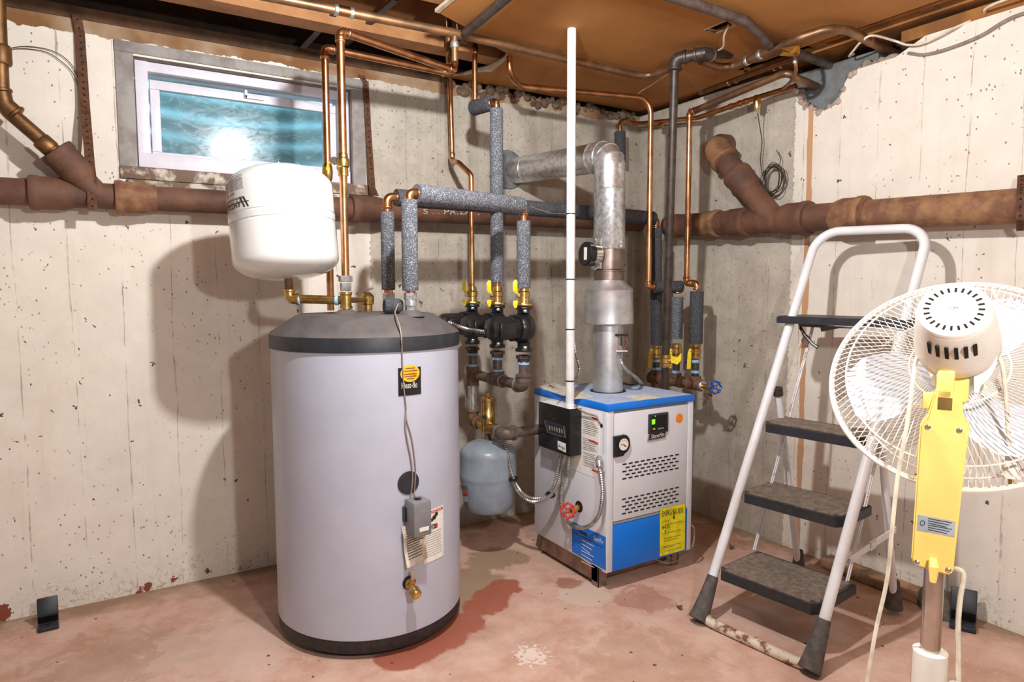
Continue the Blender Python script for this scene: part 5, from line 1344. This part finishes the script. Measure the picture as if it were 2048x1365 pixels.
# heavy bent pipe across the upper right
bp = thing('ceiling_pipe', PZ(1500, 60, zp), 'dark bent pipe crossing the tan ceiling and entering the right wall', 'pipe')
pts = [PZ(1492, 42, zp)+(PZ(1330, -12, zp)-PZ(1492, 42, zp)).normalized()*1.6, PZ(1492, 42, zp), PZ(1546, 97, zp), PZ(1600, 108, zp), PZ(1690, 142, 2.055), PZ(1716, 152, 2.05)]
MB().sweep(fillet(pts, .035), .0175, 16).build('pipe', 'iron', bp)
MB().obox(PZ(1580, 100, zp-.008), RT*.034, UP*.018, FW*.012).build('caution_tape', 'tapeyellow', bp, 0)
MB().add([PZ(1560, 96, 2.05), PZ(1597, 92, 2.05), PZ(1592, 105, 2.048), PZ(1584, 108, 2.045), PZ(1578, 104, 2.05)], [(0, 1, 2, 3, 4)]).build('caution_tape', 'tapeyellow', bp, 0)
np_ = thing('ceiling_pipe', PZ(1640, 65, zp), 'old copper pipe arching under the ceiling into the wall top', 'pipe')
pts = [PZ(1402, 122, zp-.01), PZ(1452, 140, zp-.012), PZ(1520, 110, zp-.01), PZ(1600, 76, zp-.008), PZ(1655, 58, zp), PZ(1695, 60, zp), PZ(1750, 88, 2.06), PZ(1800, 112, 2.045)]
MB().sweep(fillet(pts, .06, 6), .0165, 16).build('pipe', 'old_copper', np_)
for px, py in ((1495, 121), (1521, 109)): collar(PZ(px, py, zp-.01), PZ(1520, 110, zp-.01)-PZ(1452, 140, zp-.01), .0195, .016, 'galv', np_)
collar(PZ(1740, 82, 2.064), PZ(1800, 112, 2.05)-PZ(1700, 62, 2.07), .0195, .02, 'old_copper', np_)
tp = thing('copper_pipe', PZ(1590, 130, 2.0), 'thin copper tube curving down from the taped ceiling joint', 'pipe')
MB().sweep(smooth_path([PZ(1590, 106, 2.05), PX(1591, 125, RX+.0), PX(1591, 145, RX+.02), PX(1580, 165, RX+.05), PB(1560, 180, .09), PB(1530, 190, .1)], 6), .007, 10).build('pipe', 'old_copper', tp)
collar(PX(1590, 124, RX), (0, 0, 1), .009, .012, 'galv', tp)

# ================================================================== LOOSE WIRES
def cable(name, pts, r, m, label, cat='cable', per=6): return tag(MB().sweep(smooth_path(pts, per), r, 7).build(name, m), label, cat)
cable('white_cable', [PZ(1708, 108, 2.07), PZ(1698, 113, 2.05), PZ(1708, 100, 2.05), PZ(1722, 84, 2.055), PZ(1745, 71, 2.06), PZ(1790, 82, 2.05), PB(1816, 90, .03), PB(1850, 85, .02), PB(1900, 60, .02), PZ(1965, 30, 2.06), PZ(2030, -8, 2.06), V3(WB-.04, .3, 2.07), V3(WB-.05, -.6, 2.07)], .0042, 'cordwhite', 'white cable draped along the top of the right wall')
cable('brown_cable', [PB(1816, 106, .012), PB(1850, 109, .01), PB(1900, 96, .01), PB(1960, 72, .01), PB(2010, 42, .01), PB(2060, 22, .01), V3(WB-.01, .7, 2.03), V3(WB-.01, -.6, 2.03)], .0055, 'wire', 'flat brown cable stapled to the top of the right wall')
cable('thin_cable', [PZ(1455, 50, ZB+.03), PZ(1456, 52, ZB-.002), PZ(1448, 72, 2.08), PZ(1447, 92, 2.075), PZ(1440, 99, 2.08), PZ(1432, 102, 2.09)], .0036, 'cordwhite', 'thin tan cable hanging out of the ceiling hole')
cable('thin_cable', [PZ(1335, 148, 2.09), PZ(1300, 172, 2.09), PZ(1280, 184, 2.09), PZ(1268, 197, 2.085)], .003, 'cordwhite', 'thin tan cable crossing the ceiling near the corner')
# coil of wire hung over the drain branch
cw = thing('wire_coil', PB(1548, 385, .03), 'coil of thin dark wire hanging behind the wall drain branch', 'wire')
cc = PB(1550, 356, .03)
for k in range(8):
    a, b = .05+random.uniform(-.012, .012), .066+random.uniform(-.014, .012); ph = random.uniform(-.25, .25)
    pts = []
    for i in range(28):
        t = 2*math.pi*i/28; pts.append(cc+V3(random.uniform(-.001, .001)-.004*k, a*math.cos(t)*math.cos(ph)-b*math.sin(t)*math.sin(ph)+random.uniform(-.002, .002), a*math.cos(t)*math.sin(ph)+b*math.sin(t)*math.cos(ph)-.008))
    MB().sweep(pts, .0018, 5, True).build('wire_loop', 'darkwire', cw)
MB().sweep(smooth_path([cc+V3(0, -.02, .05), PB(1561, 318, .03), PB(1553, 300, .03)], 5), .0018, 5).build('wire_tail', 'darkwire', cw)
MB().sweep(smooth_path([PB(1515, 226, .09), PB(1521, 262, .04), PB(1524, 285, .03), PB(1521, 320, .03), PB(1524, 345, .03), PB(1530, 365, .03)], 6), .0022, 5).build('wire_lead', 'darkwire', cw)
lw_ = thing('wall_wire', PA(90, 100, .01), 'rusty twisted wire looping from the waste pipe to the strap', 'wire')
MB().sweep(smooth_path([PA(13, 102, .06), PA(27, 95, .01), PA(60, 93, .01), PA(100, 100, .01), PA(130, 116, .01), PA(150, 140, .01), PA(161, 172, .02)], 6), .0014, 5).build('wire_strand', 'darkwire', lw_)
MB().sweep(smooth_path([PA(13, 102, .06), PA(27, 98, .01), PA(60, 98, .01), PA(95, 105, .01), PA(122, 122, .01), PA(145, 145, .01), PA(160, 178, .02)], 6), .0014, 5).build('wire_strand', 'darkwire', lw_)
# writing cast on the drain pipe
def dps(u, v): 
    q = PA(846+112*u, 428+2*u-10*v, dA+rA*.93); return V3(q.x, WA-dA-math.sqrt(max(0, (rA+.0006)**2-(q.z-onA(846+112*u).z)**2)), q.z)
lettering('S . . PRIDE .', dps, 'paperdirty', dp)

# ================================================================== STEP LADDER
LB = PZ(1400, 1238, .015); RB = PZ(1612, 1335, .015)
wv = (RB-LB).normalized(); wv.z = 0; wv.normalize()
nb0 = V3(-wv.y, wv.x, 0)
if nb0.x < 0: nb0 = -nb0
LA = math.radians(63.6); lu = (nb0*math.cos(LA)+V3(0, 0, 1)*math.sin(LA)+wv*.018).normalized()
LWD = .392
def LP(s, t, n=0): return LB+wv*s+lu*t+nb0.cross(wv).normalized()*0 + (lu.cross(wv)*n)
ln = wv.cross(lu)          # normal of the front frame, pointing to the camera side?
if ln.x > 0: ln = -ln
def LPz(px, py):           # point of the front frame plane under a pixel
    d = ray(px, py); k = ln.dot(LB-CAMP)/ln.dot(d); return CAMP+d*k
lad = thing('step_ladder', LB+wv*LWD/2-V3(0, 0, .015), 'white folding step ladder with three dusty treads and black tray', 'ladder')
TT = 1.505
loop = fillet([LB+lu*.62, LB+lu*TT, LB+wv*LWD+lu*(TT-.012), LB+wv*LWD+lu*.62], .085, 8)
MB().sweep([LB+lu*.10, LB+lu*.4]+loop+[LB+wv*LWD+lu*.10], .0165, 18).build('front_rail', 'white', lad)
bot = fillet([LB+lu*.10, LB+lu*.002, LB+wv*LWD+lu*.002, LB+wv*LWD+lu*.10], .05, 7)
MB().sweep(bot, .0163, 18).build('bottom_bar', 'rustywhite', lad)
# rubber feet wrapped on the bottom corners
for s_ in (0, LWD):
    c = LB+wv*s_
    MB().sweep([c+lu*.15, c+lu*.09, c+lu*.03-nb0*.006, c-nb0*.012-V3(0, 0, .0)], [.019, .024, .030, .034], 14).build('rubber_foot', 'rubber', lad)
def step(px, py, w0, w1, front, dep, th, m_top, name, ribs=True):
    """horizontal tread whose front-left top corner shows at the pixel on the left rail"""
    c = LPz(px, py); z = c.z; t = (z-LB.z)/lu.z; base = LB+lu*t
    f0 = base+wv*w0-nb0*front; 
    a, b = f0, base+wv*w1-nb0*front; d = nb0*(front+dep)
    # rounded front corners
    ins = .035
    outl = [a+nb0*ins, a+wv*ins*.6, b-wv*ins*.6, b+nb0*ins, b+d, a+d]
    rim = MB().prism([[q-V3(0, 0, th) for q in outl]], (0, 0, th-.004)).build(name, 'blackplastic', lad, 0)
    cen = (a+b)/2+d*.5
    MB().prism([[cen+(q-cen)*.975-V3(0, 0, .004) for q in outl]], (0, 0, .004)).build('tread_pad', 'treaddark' if ribs else m_top, rim, 0)
    if ribs:
        n = int((front+dep-.02)/.0105); mb = MB()
        for k in range(n):
            q = a+nb0*(.012+k*.0105); w_ = (w1-w0)/2-.012-(.02 if k < 2 else 0)
            mb.obox(cen+nb0*((q-cen).dot(nb0))+V3(0, 0, .0012), wv*w_, nb0*.0034, V3(0, 0, .0016))
        o = mb.build('tread_ribs', m_top, rim, 0); o['kind'] = 'stuff'
    return z, rim
zs1, st1 = step(1421, 1128, .012, LWD-.02, .02, .235, .034, 'tread', 'lower_tread')
zs2, st2 = step(1470, 978, .012, LWD-.02, .02, .19, .034, 'tread', 'middle_tread')
zs3, st3 = step(1511, 840, .012, LWD-.02, .02, .145, .034, 'tread', 'upper_tread')
ztr, tr = step(1573, 632, -.055, LWD+.05, .05, .17, .026, 'blackplastic', 'tray', False)
def LZ(s, z, n=0): return LB+wv*s+lu*((z-LB.z)/lu.z)+nb0*n
# tray latch hardware
tq = LZ(.10, ztr-.03, -.02)
MB().obox(tq, wv*.05, nb0*.012, V3(0, 0, .006)).build('latch_block', 'black', tr)
MB().obox(LZ(.19, ztr-.034, -.0), wv*.09, nb0*.006, V3(0, 0, .003)).build('latch_bar', 'bolt', tr)
MB().prism([[LZ(.13, ztr-.03, -.03), LZ(.22, ztr-.03, -.03), LZ(.14, ztr-.05, -.03)]], nb0*.01).build('latch_wedge', 'black', tr)
# crumpled clip and strings under the tray
q = LZ(.035, ztr-.07, .03)
MB().sweep([q+V3(0, 0, .03), q+wv*.02, q+wv*.05-V3(0, 0, .03), q+wv*.07-V3(0, 0, .042)], .006, 8).build('clip_wire', 'black', lad)
MB().prism([[q+V3(0, 0, .01)+wv*.01, q+wv*.04-V3(0, 0, .005), q+wv*.03-V3(0, 0, .045), q-V3(0, 0, .05)]], nb0*.006).build('clip_plate', 'rustiron', lad)
for k in range(3): MB().sweep(smooth_path([q+wv*(.005+.004*k), q+wv*(.004-.012*k)-V3(0, 0, .08), q-wv*(.02+.012*k)-V3(0, 0, .16), q-wv*(.045+.008*k)-V3(0, 0, .19)], 5), .0012, 5).build('string', 'cordwhite', lad)
# rear legs and braces
zp_ = LPz(1546, 782).z
foot_x = PZ(1662, 1168, .02)
back = (foot_x-LZ(0, zp_)).dot(nb0)
back = min(back, .30)
for s_ in (.02, LWD-.02):
    top = LZ(s_, zp_, .022); ft = V3(top.x, top.y, 0)+nb0*0; ft = LZ(s_, LB.z, 0)*1.0
    ft = V3(top.x, top.y, .02)+nb0*.19+wv*(.0)
    if ft.x > WB-.05: ft.x = WB-.05
    MB().cyl(top, ft+V3(0, 0, .03), .0125, 14).build('rear_leg', 'white', lad)
    MB().sweep([ft+V3(0, 0, .10), ft+V3(0, 0, .05), ft+V3(0, 0, .0)], [.015, .022, .03], 12).build('rubber_foot', 'rubber', lad)
    MB().lathe([(.017, 0), (.017, .03)], top-(ft-top).normalized()*.01, ft-top, 12).build('pivot_cap', 'blackiron', lad)
def chan(pts, label='brace', w_=.010):
    mb = MB().strip(pts, wv*0+ (ln*w_), .003, wv); 
    return mb.build(label, 'white', lad, 0)
for s_, dx in ((.03, 0), (LWD-.03, 0)):
    p_top = LZ(s_, ztr-.03, .12); p_bot = LZ(s_, zs1+.02, .18)
    MB().strip([p_top, p_bot], nb0*.010, .0035, wv).build('folding_brace', 'white', lad, 0)
    MB().strip([p_top+wv*.003, p_bot+wv*.003], nb0*.003, .004, wv).build('brace_rib', 'white', lad, 0)
    MB().lathe([(.006, -.004), (.006, .004)], p_bot.lerp(p_top, .32), wv, 10).build('rivet', 'bolt', lad)
s_ = LWD+.0
pz = LPz(1690, 1128).z
a = LZ(s_, pz, .016); b = LZ(s_, pz+.02, .36)
if b.x > WB-.02: b = a.lerp(b, (WB-.02-a.x)/(b.x-a.x))
MB().strip([a+wv*.012, b+wv*.012], V3(0, 0, .011), .004, wv).build('spreader_bar', 'white', lad, 0)
MB().lathe([(.008, -.005), (.008, .005)], a+wv*.014+nb0*.01, wv, 12).build('spreader_rivet', 'bolt', lad)
MB().obox(a.lerp(b, .5)+wv*.013, (b-a).normalized()*.02, V3(0, 0, .013), wv*.004).build('spreader_clip', 'galv', lad, 0)

# ================================================================== PEDESTAL FAN
GC = PD(1919.4, 759.4, 1.218); AZ_, TI = 1.212, .628
fa = V3(math.sin(AZ_)*math.cos(TI), math.cos(AZ_)*math.cos(TI), -math.sin(TI))   # blowing direction, down and away
fe1 = fa.cross(V3(0, 0, 1)).normalized(); fe2 = fe1.cross(fa)                     # right, up in the guard plane
RG = .213
pole = PL(1864, 1220, 1.0)
# the column stands under the motor
best = min((abs((lambda q: 1024+FPX*(q-CAMP).dot(RT)/(q-CAMP).dot(FW))(GC-fa*k*.005)-1903)+abs((lambda q: 682.5-FPX*(q-CAMP).dot(UP)/(q-CAMP).dot(FW))(GC-fa*k*.005)-622), k*.005) for k in range(10, 80))
SB = best[1]                                                                       # distance of the motor's back cap behind the guard plane
MC = GC-fa*SB
fan = thing('pedestal_fan', (MC.x, MC.y, 0), 'cream and yellow pedestal fan seen from behind tilted down, wire guard', 'fan')
def FG(r, an, h=0): return GC+(fe1*math.cos(an)+fe2*math.sin(an))*r+fa*h
# guards
def ring(r, h, rad, name, m='fanwhite', n=96): return MB().sweep([FG(r, 2*math.pi*k/n, h) for k in range(n)], rad, 8, True).build(name, m, fan)
ring(RG, 0, .0055, 'guard_rim')
ring(RG*.86, -.030, .0018, 'rear_guard_ring'); ring(RG*.80, .052, .0018, 'front_guard_ring'); ring(.075, -.05, .0022, 'rear_guard_ring'); ring(.045, .07, .003, 'front_guard_ring')
mb = MB(); N = 108
for k in range(N):
    an = 2*math.pi*k/N
    mb.sweep([FG(.06, an, -.052), FG(.12, an+.10, -.048), FG(RG*.86, an+.2, -.032), FG(RG*.97, an+.22, -.016), FG(RG, an+.22, .0)], .0009, 4)
o = mb.build('rear_guard_wires', 'fanwhite', fan, 0); o['kind'] = 'stuff'
mb = MB()
for k in range(N):
    an = 2*math.pi*k/N
    mb.sweep([FG(.045, an, .07), FG(.12, an-.10, .066), FG(RG*.80, an-.2, .054), FG(RG*.95, an-.22, .038), FG(RG, an-.22, .002)], .0009, 4)
o = mb.build('front_guard_wires', 'fanwhite', fan, 0); o['kind'] = 'stuff'
MB().lathe([(.045, .067), (.045, .073), (.03, .076)], GC, fa, 28).build('front_badge', 'fanwhite', fan)
# three broad blades on a hub
MB().lathe([(.034, -.03), (.036, .02), (.028, .035)], GC, fa, 24).build('hub', 'fanwhite', fan)
for b_ in range(3):
    mb = MB(); vs_, fs = [], []; nr, na = 8, 8; a0 = math.radians(120*b_+62)
    for i in range(nr+1):
        r = .03+(RG*.86-.03)*i/nr; half = .42*math.sin(math.pi*min(1, .18+.72*i/nr))+.12
        if i == nr: half *= .8
        for j in range(na+1):
            u = j/na*2-1; an = a0+half*u+.25*(i/nr); vs_.append(FG(r, an, .022*u*(.5+.5*i/nr)+.0))
    for i in range(nr):
        for j in range(na): q = i*(na+1)+j; fs.append((q, q+1, q+na+2, q+na+1))
    mb.add(vs_, fs).build('blade', 'fanblade', fan)
# motor housing: flat round cap, skirted shell
MB().lathe([(.03, -.006), (.048, -.005), (.0515, .0), (.053, .006), (.058, .045), (.062, .085), (.0625, .105), (.056, .118), (.030, .122)], MC, fa, 44).build('motor_housing', 'fanwhite', fan)
cap = MB().lathe([(.001, .0072), (.046, .0068), (.0505, .005), (.052, .0)], MC, -fa, 44, False).build('motor_cap', 'fanwhite', fan)
for k in range(24):
    an = 2*math.pi*k/24; d = fe1*math.cos(an)+fe2*math.sin(an); t = -fe1*math.sin(an)+fe2*math.cos(an)
    MB().obox(MC-fa*.0072+d*.037, d*.0042, t*.0016, fa*.0006).build('cap_slot', 'hole', cap, 0)
MB().sweep([MC-fa*.0074+fe1*.006*math.cos(t*.5)+fe2*.004*math.sin(t*.5) for t in range(9)], .0006, 5).build('embossed_mark', 'wire', cap)
MB().sweep([MC-fa*.0074+fe1*(.002+.003*math.cos(t*.6))+fe2*.003*math.sin(t*.6) for t in range(8)], .0005, 5).build('embossed_mark', 'wire', cap)
for k in range(6):                    # vents on the underside of the shell
    an = math.radians(-90+(k-2.5)*13); d = fe1*math.cos(an)+fe2*math.sin(an); t = -fe1*math.sin(an)+fe2*math.cos(an)
    MB().obox(MC+fa*.036+d*.0575, fa*.016, t*.0028, d*.0012).build('side_vent', 'hole', fan, 0)
MB().lathe([(.034, .118), (.034, SB-.055)], MC, fa, 20).build('motor_nose', 'fanwhite', fan)
# column of the stand: neck, yellow switch housing, chrome post, collar, base
dcol = depth(MC)+.045
_n = ray(1880, 900); CN = V3(_n.x, _n.y, 0).normalized(); _c0 = PD(1890, 770, dcol)
def CP(px, py, dd=0): d = ray(px, py); return CAMP+d*((CN.dot(_c0-CAMP)+dd)/CN.dot(d))
CR = V3(CN.y, -CN.x, 0); CU = V3(0, 0, 1)
neck_t, neck_b = CP(1893, 742), CP(1888, 800)
MB().bobox(neck_t.lerp(neck_b, .5), CR*.0125, CN*.012, (neck_t-neck_b)/2*1.05, .004).build('neck', 'fanyellow', fan)
MB().bobox(CP(1858, 801, .004), CR*.010, CN*.008, CU*.014, .003).build('tilt_knob', 'fanyellow', fan)
MB().bobox(CP(1913, 772, .04), CR*.018, CN*.02, CU*.026, .006).build('tilt_bracket', 'fanyellow', fan)
hp = [(1872, 778), (1924, 784), (1928, 842), (1940, 852), (1933, 900), (1907, 1140), (1902, 1152), (1893, 1152), (1830, 1133), (1822, 1120), (1840, 850), (1853, 838)]
front = [CP(px, py, -.012) for px, py in hp]
body = MB().prism([front], CN*.045).build('switch_housing', 'fanyellow', fan, 0)
bm = bmesh.new(); bm.from_mesh(body.data); bmesh.ops.bevel(bm, geom=[e for e in bm.edges if len(e.link_faces) == 2 and e.calc_face_angle(0) > .3], offset=.003, segments=2, affect='EDGES'); bm.to_mesh(body.data); bm.free()
MB().obox(CP(1890, 808, -.0125), CR*.010, CN*.001, CU*.010).build('neck_slot', 'brass', body, 0)
for px, py in ((1856, 854), (1919, 861), (1834, 1125), (1897, 1140)):
    MB().lathe([(.0042, 0), (.0042, .002), (.002, .0035)], CP(px, py, -.0122), -CN, 12).build('screw', 'bolt', body)
pl = MB().prism([[CP(px, py, -.013) for px, py in ((1836, 1030), (1911, 1044), (1909, 1075), (1834, 1061))]], CN*.001).build('rating_plate', 'plate', body, 0)
mb = MB()
for k in range(6): mb.add([CP(x, y, -.0136) for x, y in ((1856, 1037+k*4.4), (1904-(k % 3)*5, 1046+k*4.3), (1904-(k % 3)*5, 1047.4+k*4.3), (1856, 1038.4+k*4.4))], [(0, 1, 2, 3)])
mb.build('plate_print', 'ink', pl, 0)
MB().sweep([CP(1845+4.5*math.cos(t*.7), 1047+5*math.sin(t*.7), -.0138) for t in range(9)], .0005, 4, True).build('plate_mark', 'ink', pl, 0)
MB().sweep([CP(1866, 1118, -.018), CP(1868, 1135, -.026), CP(1866, 1165, -.028)], [.006, .008, .005], 10).build('height_lever', 'fanyellow', fan)
pt = CP(1870, 1120, .012); base_xy = (CP(1864, 1230, .012).x, CP(1864, 1230, .012).y)
pbot = V3(base_xy[0], base_xy[1], .03)
MB().cyl(pt, V3(base_xy[0], base_xy[1], VZ(base_xy, 1312)), .0155, 24).build('chrome_post', 'chrome', fan)
zc0 = VZ(base_xy, 1300)
MB().lathe([(.020, zc0), (.027, zc0-.002), (.027, zc0-.07), (.024, zc0-.072)], (base_xy[0], base_xy[1], 0), (0, 0, 1), 26).build('collar', 'fanwhite', fan)
kq = V3(base_xy[0], base_xy[1], zc0-.055)+CR*.032-CN*.01
MB().lathe([(.006, -.02), (.006, .0), (.016, .001), (.018, .01), (.012, .018)], kq, CR*.8-CN*.6, 18).build('clamp_knob', 'fanwhite', fan)
MB().cyl(V3(base_xy[0], base_xy[1], .03), V3(base_xy[0], base_xy[1], zc0-.07), .022, 22).build('outer_post', 'white', fan)
MB().lathe([(.19, 0.001), (.20, .006), (.19, .02), (.06, .034), (.024, .05)], (base_xy[0], base_xy[1], 0), (0, 0, 1), 48).build('base_plate', 'fanwhite', fan)
for nm, pts in (('right', ((1946, 690), (1996, 700), (1994, 728), (1982, 752), (1962, 772), (1957, 787), (1948, 785))), ('left', ((1846, 700), (1868, 690), (1871, 772), (1864, 770), (1861, 752), (1849, 735)))):
    MB().prism([[CP(px, py, .018) for px, py in pts]], CN*.06).build('shell_skirt', 'fanwhite', fan, 0)
# cords
def cord(pts, r, name='power_cord'): return MB().sweep(smooth_path(pts, 7), r, 9).build(name, 'cordwhite', fan)
cord([CP(1842, 700, .05), CP(1832, 722, .03), CP(1826, 760, 0), CP(1814, 850, -.02), CP(1796, 950, -.02), CP(1784, 1060, -.02), CP(1774, 1160, 0), CP(1752, 1260, .0), CP(1733, 1370, .0), CP(1726, 1430, .0)], .0034)
cord([CP(1905, 1138, .01), CP(1918, 1140, .0), CP(1927, 1152, 0), CP(1920, 1200, 0), CP(1916, 1260, 0), CP(1917, 1370, 0), CP(1917, 1430, 0)], .0042)
cord([CP(1988, 700, .05), CP(2004, 730, .05), CP(2012, 800, .05), CP(2018, 890, .05)], .0034)
pg = CP(2020, 905, .05)
plug = MB().lathe([(.006, 0), (.007, .012), (.010, .014), (.012, .03), (.013, .036), (.018, .038), (.018, .042)], pg, -UP, 14).build('plug', 'fanwhite', fan)
MB().obox(pg-UP*.052, RT*.003, FW*.001, UP*.010).build('plug_pin', 'brass', plug); 
cord([CP(1985, 575, .10), CP(1990, 590, .08), CP(2000, 605, .08), CP(2030, 618, .08)], .002, 'loose_wire')

# ================================================================== SMALL THINGS ON THE FLOOR
def trap(px, py, yaw, label, sc=1.0):
    q = PZ(px, py, 0); o = thing('mouse_trap', (q.x, q.y, 0), label, 'mouse trap', 'black plastic mouse traps')
    e1 = V3(math.cos(yaw), math.sin(yaw), 0); e2 = V3(-e1.y, e1.x, 0); c = V3(q.x, q.y, 0)
    def T(a, b, z): return c+e1*a*sc+e2*b*sc+V3(0, 0, z*sc)
    MB().bobox(T(0, .022, .008), e1*.030*sc, e2*.030*sc, V3(0, 0, .0075*sc), .004).build('trap_base', 'blackplastic', o)
    up = V3(0, 0, .93)+e2*.36; up.normalize(); back = e2*.93-V3(0, 0, .36); back.normalize()
    MB().bobox(T(0, .034, .016)+up*.042*sc, e1*.030*sc, up*.040*sc, back*.004*sc, .004).build('trap_jaw', 'blackplastic', o)
    MB().obox(T(0, .022, .034)+up*.0, e1*.028*sc, (up*.6-e2*.5).normalized()*.016*sc, (e2*.6+up*.5).normalized()*.003*sc).build('trap_step', 'black', o, 0)
    MB().obox(T(0, .004, .018), e1*.024*sc, e2*.008*sc, V3(0, 0, .004*sc)).build('bait_lip', 'blackplastic', o, 0)
    MB().obox(T(-.002, -.002, .0215), e1*.006*sc, e2*.004*sc, V3(0, 0, .001)).build('trigger_slot', 'hole', o, 0)
    return o
trap(97, 1262, .05, 'black plastic mouse trap on the floor at the foot of the back wall')
q = PZ(1915, 1262, 0)
trap(1925, 1262, -1.15, 'black plastic mouse trap half hidden behind the fan post', 1.25)
mb = MB(); c = PZ(1893, 1240, 0)+V3(.03, .05, 0); random.seed(3); vs_, fs = [], []
K = 9
for j in range(5):
    for i in range(K):
        an = 2*math.pi*i/K; r = (.075-.014*j)*(1+random.uniform(-.3, .3)); vs_.append(c+V3(r*math.cos(an)*.7, r*math.sin(an), .002+j*.026+random.uniform(0, .012)*(j > 0)))
for j in range(4):
    for i in range(K): fs.append((j*K+i, j*K+(i+1) % K, (j+1)*K+(i+1) % K, (j+1)*K+i))
fs.append(tuple(range(K))[::-1]); fs.append(tuple(4*K+i for i in range(K)))
tag(mb.add(vs_, fs).build('crumpled_plastic', 'dusty_crumple', None, 0), 'dusty crumpled dark plastic heap behind the fan post', 'debris')
def leaf(px, py, s, yaw, label):
    c = PZ(px, py, 0); e1 = V3(math.cos(yaw), math.sin(yaw), 0); e2 = V3(-e1.y, e1.x, 0)
    pts = [c+e1*s, c+e1*.4*s+e2*.5*s+V3(0, 0, s*.9), c-e1*.5*s+e2*.4*s+V3(0, 0, s*.5), c-e1*s+V3(0, 0, .002), c-e1*.4*s-e2*.5*s+V3(0, 0, s*.8), c+e1*.5*s-e2*.4*s+V3(0, 0, s*.3)]
    o = MB().add([c+V3(0, 0, s*.2)]+[p+V3(0, 0, .001) for p in pts], [(0, 1+k, 1+(k+1) % 6) for k in range(6)]).build('dry_leaf', 'cast2', None, 0)
    tag(o, label, 'leaf', 'dry leaves on the floor')
leaf(1463, 1098, .022, .4, 'curled dry leaf on the floor behind the lowest tread'); leaf(1358, 1218, .02, 1.2, 'dry leaf beside the left front foot of the ladder')
